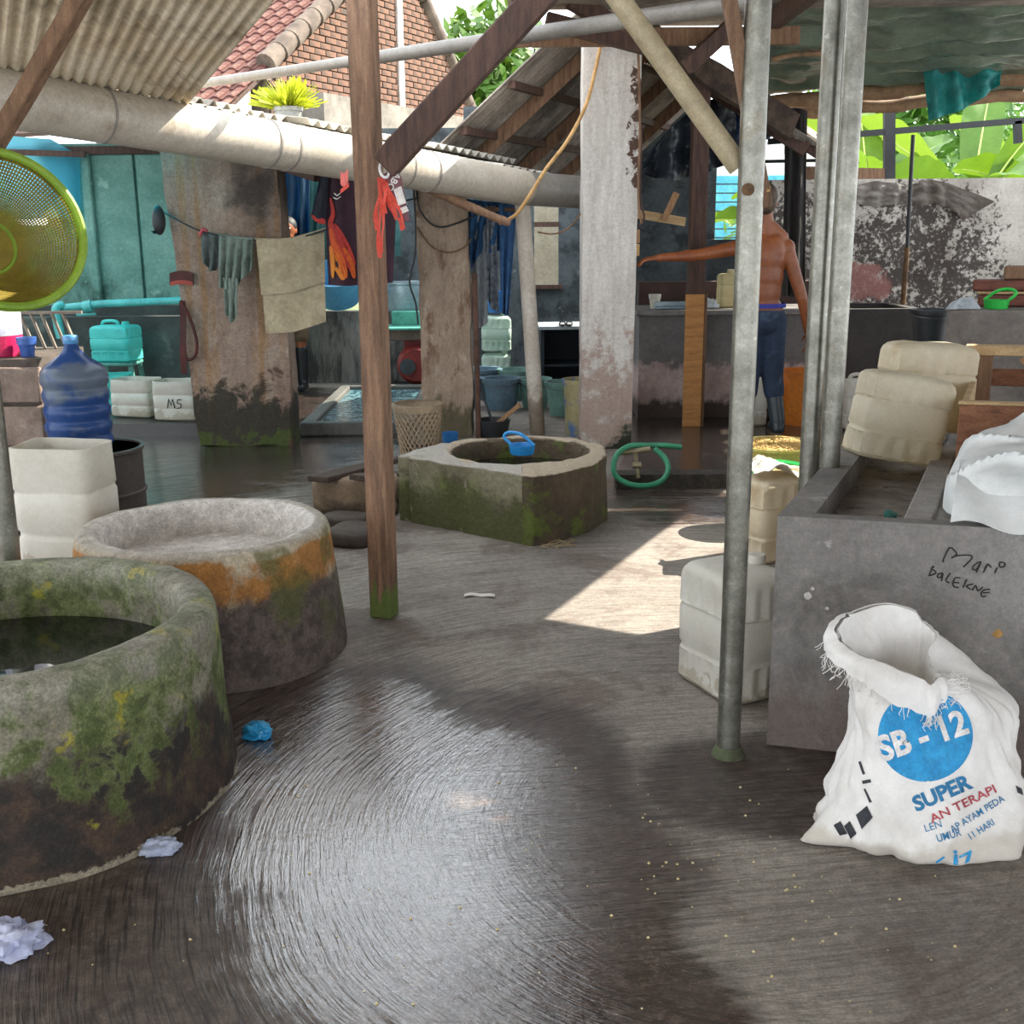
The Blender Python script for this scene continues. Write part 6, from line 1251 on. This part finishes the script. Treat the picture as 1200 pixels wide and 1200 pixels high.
def bamboo(lab, a, b, r_, nm='bamboo_beam'):
    t_ = thing(nm, lab, 'bamboo', a); a = Vector(a); b = Vector(b); n_ = int((b-a).length/.35)+1; MB().tube([a+(b-a)*i/(n_*4)+Vector((0, 0, .01*math.sin(i))) for i in range(n_*4+1)], [r_*(1.12 if i % 4 == 0 else 1) for i in range(n_*4+1)], 12).build('culm', bam, t_)
bamboo('thick bamboo beam carrying the back edge of the olive tarp', Q(905, 121, 9.4), Q(1260, 84, 9.0), .055); bamboo('lower bamboo beam behind the thick one with ragged thatch', Q(905, 134, 9.55), Q(1260, 106, 9.5), .05); bamboo('thin bamboo batten pressed under the olive tarp', Q(905, 70, 8.3), Q(1180, 26, 8.3), .018, 'bamboo_batten'); bamboo('pale bamboo post tied at the seam of the two ceiling tarps', Q(1172, 62, 8.7), Q(1170, -20, 8.7), .045, 'bamboo_post')
tln = M('net_teal', '#2f9a94', '#1f7f7c', 9, .6, .3, 60, spots=[('#145a58', 10, .55, .08, None, .7)], transl=('#3fc0b8', .3)); drape('teal_net', 'ragged turquoise net draped over the thick bamboo beam', 'net', [(1083, 70), (1120, 74), (1176, 70)], [(1088, 142), (1130, 128), (1172, 100)], 8.93, tln, .05, 3, seed=2)
bkf = M('frame_black', '#26282a', '#1a1c1e', 8, .5)
fr_ = thing('window_frame', 'black post and rail frame standing on the mouldy wall', 'frame', (4.0, 10.28, 1.9)); MB().beam(Q(1042, 212, 10.28), Q(1042, 112, 10.28), .09, .06).build('post', bkf, fr_); MB().beam(Q(900, 166, 10.28), Q(1250, 137, 10.28), .05, .05).build('rail', bkf, fr_); MB().beam(Q(1193, 168, 10.28), Q(1192, 142, 10.28), .06, .05).build('bracket', bkf, fr_); MB().tube([Q(860, 190, 10.28), Q(960, 188, 10.28)], .014, 8).build('lower_rail', bkf, fr_)
rdp = thing('thin_pipe', 'thin dark pipe rising from the dark tank past the wall top', 'pipe', Q(1058, 362, 9.7)); MB().tube([Vector((Q(1055, 400, 9.7).x, 9.7, PLZ)), Q(1063, 290, 9.7)], .022, 10).build('lower_pipe', rust, rdp); MB().tube([Q(1063, 292, 9.7), Q(1070, 158, 9.7)], .016, 10).build('upper_pipe', bkf, rdp)
bct = M('tarp_brown', '#6f655c', '#544b44', 5, .7, .4, 20, .02); drape('wall_tarp', 'brown tarp flap hung over the top of the mouldy wall', 'tarp', [(1068, 216), (1090, 210), (1110, 214), (1166, 236)], [(1070, 242), (1095, 239), (1112, 243), (1130, 258)], 10.13, bct, .03, 3, seed=1); drape('wall_tarp', 'grey tarp scrap hung on the wall beside the brown flap', 'tarp', [(1000, 218), (1025, 212), (1045, 214), (1062, 218)], [(1002, 238), (1022, 242), (1045, 240), (1064, 240)], 10.13, M('tarp_greybrown', '#857d76', '#686059', 5, .7, .4, 20, .02), .03, 3, seed=3)
bplk = tag(MB().beam(Q(925, 203, 10.27), Q(1038, 206, 10.27), .03, .12).build('plank', wood_md), 'brown plank standing behind the top of the mouldy wall', 'plank')
# tanks at right back
dt = thing('dark_tank', 'dark square water tank before the mouldy wall', 'tank', (3.35, 9.4, PLZ)); dtm = M('tank_dark', '#3f3b39', '#2e2b29', 5, .7, .3); xA, xB = 2.64, Q(1082, 360, 9.1).x; zT = Q(1040, 362, 9.1).z
MB().box2((xA, 9.1, PLZ), (xB, 9.18, zT)).build('wall', dtm, dt, smooth=0); MB().box2((xA, 9.8, PLZ), (xB, 9.88, zT)).build('wall', dtm, dt, smooth=0); MB().box2((xB-.08, 9.18, PLZ), (xB, 9.8, zT)).build('wall', dtm, dt, smooth=0); MB().box2((xA, 9.18, PLZ), (xA+.08, 9.8, zT)).build('wall', dtm, dt, smooth=0); MB().box2((xA+.08, 9.18, zT-.1), (xB-.08, 9.8, zT-.09)).build('water', waterm.m, dt, smooth=0)
zb = Q(1085, 408, 8.4).z; qb = Q(1066, 408, 8.3)
def rprism(o_, a0, a1, b0, b1, z0, z1):
    P = lambda a, b: Vector((o_.x+tu.x*a+tv.x*b, o_.y+tu.y*a+tv.y*b, z0)); return MB().extr([P(a0, b0), P(a1, b0), P(a1, b1), P(a0, b1)], (0, 0, z1-z0))
tag(rprism(qb, -.05, .38, 0, .4, PLZ, zb).build('stone_bench', dtm, bev=.01), 'dark low bench under the black bucket', 'bench'); bq_ = Q(1088, 408, 8.42); bucket('black rubber bucket on the low bench beside the grey tank', (bq_.x, 8.42, zb+.001), .10, .14, .28, blk_p)
GO = Q(1107, 400, 7.2); gt = thing('grey_tank', 'plain grey concrete tank with boards and a green scoop on top', 'tank', (GO.x, 7.2, PLZ)); gz = Q(1150, 363, 7.2).z; rprism(GO, 0, 1.8, 0, .9, PLZ, gz).build('block', M('grey_block', '#7d756f', '#655d58', 4, .8, .3, spots=[('#55504c', 4, .6, .06, None, .6)]), gt, bev=.01)
scoop('bright green scoop lying on the grey tank', (Q(1167, 362, 7.28).x, 7.28, gz+.001), R(160), scg, 1.1)
bmr = M('board_redbrown', '#7d4a3c', '#5f362b', 5, .8, .3, st=(1, 8, 8)); 
for i, (xo, zo, lab, mt, hh) in enumerate(((.16, .0, 'dark red brown board, lowest of the pile on the grey tank', bmr, .075), (.15, .077, 'pale edged board, second in the pile on the grey tank', wpl, .02), (.12, .099, 'red brown board, third in the pile on the grey tank', bmr, .07), (.30, .171, 'brown round ended board on top of the pile', wood_md, .085))): tag(rprism(GO, xo, 1.7, .35, .55, gz+.002+zo, gz+zo+hh).build('board', mt, bev=.012), lab, 'board', 'boards piled on the grey tank')
zz2 = gz+.26; PB = GO+tu*.60+tv*.45; bucket('sage green pail on top of the piled boards', (PB.x, PB.y, zz2), .11, .125, .24, gn_g, handle=False); bucket('small black pot stacked on the sage green pail', (PB.x+.02, PB.y, zz2+.242), .075, .09, .13, blk_p, handle=False)
drape('plastic_sheet', 'grey plastic scrap lying over the corner of the grey tank', 'plastic', [(1112, 357), (1125, 349), (1140, 348)], [(1108, 363), (1122, 362), (1150, 362)], 7.2, M('film_grey', '#a9b0b6', '#8c949a', 9, .4), .01, 2, lean=-.02)
# ================================================================ PEOPLE
def capsule(mb, a, b, ra, rb, n=9, sq=1.0):
    a, b = Vector(a), Vector(b); d = (b-a); L = max(d.length, 1e-5); P = []; Rr = []
    for i in range(5): t = PI/2*(1-i/4); P.append(a-d/L*ra*math.sin(t)); Rr.append(max(.0008, ra*math.cos(t)))
    for i in range(1, 5): P.append(a+d*(i/5)); Rr.append(ra+(rb-ra)*i/5)
    for i in range(5): t = PI/2*(i/4); P.append(b+d/L*rb*math.sin(t)); Rr.append(max(.0008, rb*math.cos(t)))
    mb.tube(P, Rr, 14)
def ellip(mb, c, rx, ry, rz, rot=None):
    m = (rot or Euler((0, 0, 0))).to_matrix(); c = Vector(c)
    mb.grid(lambda u, v: c+m @ Vector((rx*math.cos(u*2*PI)*max(.02, math.sin(v*PI)), ry*math.sin(u*2*PI)*max(.02, math.sin(v*PI)), -rz*math.cos(v*PI))), 18, 12, cu=True)
    b0 = len(mb.v)-18*12; mb.f.append(tuple(reversed(range(b0, b0+18)))); mb.f.append(tuple(range(len(mb.v)-18, len(mb.v))))
def fuse(mb, name, mat, parent, voxel=.008, it=6):
    o = mb.build(name, mat, parent, smooth=180); r = o.modifiers.new('fuse', 'REMESH'); r.mode = 'VOXEL'; r.voxel_size = voxel; r.use_smooth_shade = True
    s = o.modifiers.new('soft', 'SMOOTH'); s.factor = .5; s.iterations = it; return o
skin = M('skin_brown', '#94552f', '#7d4325', 5, .45, .08, 90); hair = M('hair_brown', '#5a4634', '#33271e', 30, .7, .5, 90); hairk = M('hair_black', '#1d1917', '#141110', 30, .6, .5, 90)
jean = M('jeans_navy', '#2c3a52', '#1d2a3e', 6, .9, .3, 120, spots=[('#45566e', 4, .6, .08, None, .6)]); boot = M('rubber_boot', '#2f3a3f', '#20292d', 6, .4, .1)
def hand(mb, w_, d, palm_n, side, s=1.0, curl=.5):
    """wrist, pointing direction, palm normal, direction from little finger to thumb"""
    d = d.normalized(); side = side.normalized(); pn = palm_n.normalized(); k0 = w_+d*.085*s
    for q in (-1.1, -.35, .4, 1.1): capsule(mb, w_+side*.010*q*s, k0+side*.018*q*s, .013*s, .0115*s)
    for i, (q, L) in enumerate(((1.15, .068), (.4, .076), (-.35, .070), (-1.1, .054))):
        a = k0+side*.0185*q*s; c = curl*(1+.15*i); p1 = a+(d*math.cos(c*.6)+pn*math.sin(c*.6))*L*.45*s; p2 = p1+(d*math.cos(c*1.5)+pn*math.sin(c*1.5))*L*.32*s; p3 = p2+(d*math.cos(c*2.2)+pn*math.sin(c*2.2))*L*.25*s
        capsule(mb, a, p1, .0088*s, .0082*s); capsule(mb, p1, p2, .0082*s, .0076*s); capsule(mb, p2, p3, .0075*s, .0066*s)
    a = w_+d*.022*s+side*.020*s; p1 = a+(d*.75+side*.75+pn*.35).normalized()*.045*s; p2 = p1+(d*.95+side*.2+pn*.45).normalized()*.032*s; capsule(mb, a, p1, .0125*s, .0100*s); capsule(mb, p1, p2, .0098*s, .0078*s)
YM = 8.0
def A_(px, py, dy=0.0): return Q(px, py, YM+dy)
man = thing('person', 'shirtless person in jeans and rubber boots reaching one arm to the column', 'person', (A_(896, 506).x, YM, PLZ))
mb = MB(); nk, hdp = A_(899, 268), A_(896, 236); ch, be, pv = A_(894, 304), A_(892, 340), A_(893, 366)
shL, shR = A_(867, 290), A_(922, 291); elL, wrL = A_(817, 299, -.03), A_(772, 302, -.06); elR, wrR = A_(940, 350, -.03), A_(946, 388, .02)
ellip(mb, ch+Vector((0, 0, .02)), .165, .105, .17); ellip(mb, ch+Vector((-.06, -.035, .06)), .085, .06, .11); ellip(mb, ch+Vector((.06, -.035, .06)), .085, .06, .11); ellip(mb, be, .138, .095, .20); ellip(mb, ch.lerp(be, .5), .150, .10, .18); ellip(mb, pv, .15, .105, .13)
capsule(mb, shL+Vector((.05, 0, .02)), shR+Vector((-.05, 0, .02)), .055, .055); capsule(mb, nk+Vector((-.11, 0, -.055)), nk+Vector((0, 0, .03)), .04, .05); capsule(mb, nk+Vector((.11, 0, -.055)), nk+Vector((0, 0, .03)), .04, .05)
capsule(mb, nk+Vector((0, 0, -.05)), hdp+Vector((0, .0, -.04)), .058, .054)
ellip(mb, hdp+Vector((0, 0, .02)), .076, .094, .098); ellip(mb, hdp+Vector((0, .035, -.055)), .054, .06, .062); ellip(mb, hdp+Vector((0, .097, -.015)), .013, .02, .022)
for s in (-1, 1): ellip(mb, hdp+Vector((s*.078, .0, -.015)), .010, .022, .032)
ellip(mb, hdp+Vector((0, .092, -.055)), .025, .010, .009)
capsule(mb, shL, elL, .055, .040); ellip(mb, shL, .062, .06, .062); capsule(mb, elL, wrL, .041, .027); ellip(mb, elL.lerp(wrL, .25), .075, .040, .041)
capsule(mb, shR, elR, .053, .040); ellip(mb, shR, .06, .058, .064); capsule(mb, elR, wrR, .039, .026)
hand(mb, wrL, Vector((-1, -.1, -.1)), Vector((-.2, .1, -1)), Vector((0, 1, .3)), 1.0, .45); hand(mb, wrR, Vector((.05, .1, -1)), Vector((-1, 0, 0)), Vector((0, 1, 0)), 1.0, .35)
hpL, hpR = A_(882, 376), A_(905, 376); knL, knR = A_(877, 440, .02), A_(905, 440, .03); anL, anR = A_(874, 494), A_(911, 496, -.04)
for a, k1, an in ((hpL, knL, anL), (hpR, knR, anR)): capsule(mb, a, k1, .085, .058); capsule(mb, k1, an, .056, .038); an2 = Vector((an.x, an.y, PLZ+.05)); capsule(mb, an2+Vector((0, -.02, 0)), an2+Vector((0, .14, -.02)), .036, .03)
fuse(mb, 'body', skin, man, .0075, 9)
hb_ = MB(); ellip(hb_, hdp+Vector((0, -.012, .03)), .086, .098, .098); ellip(hb_, hdp+Vector((0, -.045, -.02)), .070, .058, .070); fuse(hb_, 'hair', hair, man, .012, 2)
eyem = M('eye_white', '#e8e4dc', None, 5, .3, 0)
for s in (-1, 1): m = MB(); ellip(m, hdp+Vector((s*.032, .086, .012)), .011, .008, .008); m.build('eye', eyem, man)
jm_ = MB(); ellip(jm_, pv+Vector((0, 0, -.03)), .168, .122, .095); ellip(jm_, pv+Vector((0, -.03, -.07)), .15, .10, .09)
for a, k1, an in ((hpL, knL, anL), (hpR, knR, anR)): capsule(jm_, a, k1, .102, .078); e_ = k1.lerp(an, .35); capsule(jm_, k1, e_, .078, .072)
fuse(jm_, 'jeans', jean, man, .010, 4)
wbm = MB(); wc_ = pv+Vector((0, 0, .045)); wbm.grid(lambda u, v: wc_+Vector((.162*math.cos(u*2*PI), .116*math.sin(u*2*PI), -.012+.03*v)), 40, 3, cu=True); wbm.build('waistband', M('waist_blue', '#3a3f9a', '#2c3080', 8, .8), man)
for k1, an in ((knL, anL), (knR, anR)):
    bm2 = MB(); e_ = k1.lerp(an, .25); an2 = Vector((an.x, an.y, PLZ+.052)); capsule(bm2, e_, an2+Vector((0, 0, .05)), .062, .054); capsule(bm2, an2+Vector((0, 0, .03)), an2, .055, .048); capsule(bm2, an2+Vector((0, -.025, -.004)), an2+Vector((0, .16, -.010)), .046, .040)
    fuse(bm2, 'boot', boot, man, .009, 3); sl2 = MB(); sl2.grid(lambda u, v: Vector((an2.x+.05*math.cos(u*2*PI)*(1 if v < .9 else 1), an2.y+.065+.13*math.sin(u*2*PI), PLZ+.001+.02*v)), 30, 3, cu=True); sl2.f.append(tuple(range(60, 90))); sl2.build('boot_sole', M('sole_brown', '#6f5a48', '#574637', 8, .8), man)
# second person, mostly hidden behind the towel
P2x, P2y = Q(348, 456, 11.05).x, 11.05
p2 = thing('person', 'person in dark boots standing behind the hanging beige towel', 'person', (P2x, P2y, 0)); mb = MB()
def B_(x, y, z): return Vector((P2x+x, P2y+y, z))
ellip(mb, B_(0, 0, 1.18), .15, .10, .16); ellip(mb, B_(0, 0, 1.0), .13, .095, .14); ellip(mb, B_(0, 0, .88), .145, .10, .11); capsule(mb, B_(-.13, 0, 1.30), B_(.13, 0, 1.30), .05, .05); capsule(mb, B_(0, 0, 1.3), B_(0, -.01, 1.44), .052, .05); ellip(mb, B_(0, -.01, 1.53), .072, .09, .095); ellip(mb, B_(0, -.04, 1.47), .05, .055, .058); ellip(mb, B_(0, -.10, 1.51), .012, .018, .02); ellip(mb, B_(0, -.095, 1.47), .022, .008, .008)
for s in (-1, 1):
    ellip(mb, B_(s*.073, 0, 1.51), .01, .02, .03); e = B_(s*.22, -.03, 1.05); w_ = B_(s*.17, -.16, .87); capsule(mb, B_(s*.17, 0, 1.29), e, .048, .036); capsule(mb, e, w_, .036, .025); hand(mb, w_, Vector((-s*.3, -.5, -.8)), Vector((-s, 0, -.2)), Vector((0, -1, .5)), .95, .4)
    capsule(mb, B_(s*.07, 0, .86), B_(s*.065, -.01, .48), .075, .052); capsule(mb, B_(s*.065, -.01, .48), B_(s*.065, 0, .08), .05, .036); capsule(mb, B_(s*.065, .0, .05), B_(s*.065, -.13, .035), .035, .028)
fuse(mb, 'body', skin, p2, .009, 4)
hb_ = MB(); ellip(hb_, B_(0, .008, 1.555), .082, .096, .09); fuse(hb_, 'hair', hairk, p2, .012, 2)
for s in (-1, 1): m = MB(); ellip(m, B_(s*.03, -.092, 1.535), .010, .008, .007); m.build('eye', eyem, p2)
sh2 = MB(); ellip(sh2, B_(0, 0, 1.18), .165, .115, .17); ellip(sh2, B_(0, 0, 1.0), .148, .112, .15); capsule(sh2, B_(-.14, 0, 1.29), B_(.14, 0, 1.29), .065, .065)
for s in (-1, 1): capsule(sh2, B_(s*.17, 0, 1.29), B_(s*.205, -.015, 1.13), .062, .055)
fuse(sh2, 'shirt', M('shirt_charcoal', '#2e3136', '#22252a', 6, .9), p2, .012, 4)
tr2 = MB(); ellip(tr2, B_(0, 0, .86), .16, .118, .10)
for s in (-1, 1): capsule(tr2, B_(s*.072, 0, .84), B_(s*.068, 0, .52), .092, .075)
fuse(tr2, 'shorts', M('shorts_brown', '#6a5640', '#4f3f30', 6, .9), p2, .012, 4)
for s in (-1, 1):
    bm2 = MB(); capsule(bm2, B_(s*.066, 0, .40), B_(s*.066, 0, .10), .062, .052); capsule(bm2, B_(s*.066, .02, .052), B_(s*.066, -.14, .044), .05, .042); fuse(bm2, 'boot', M('boot_black', '#1f2428', '#15191c', 6, .35), p2, .010, 3)
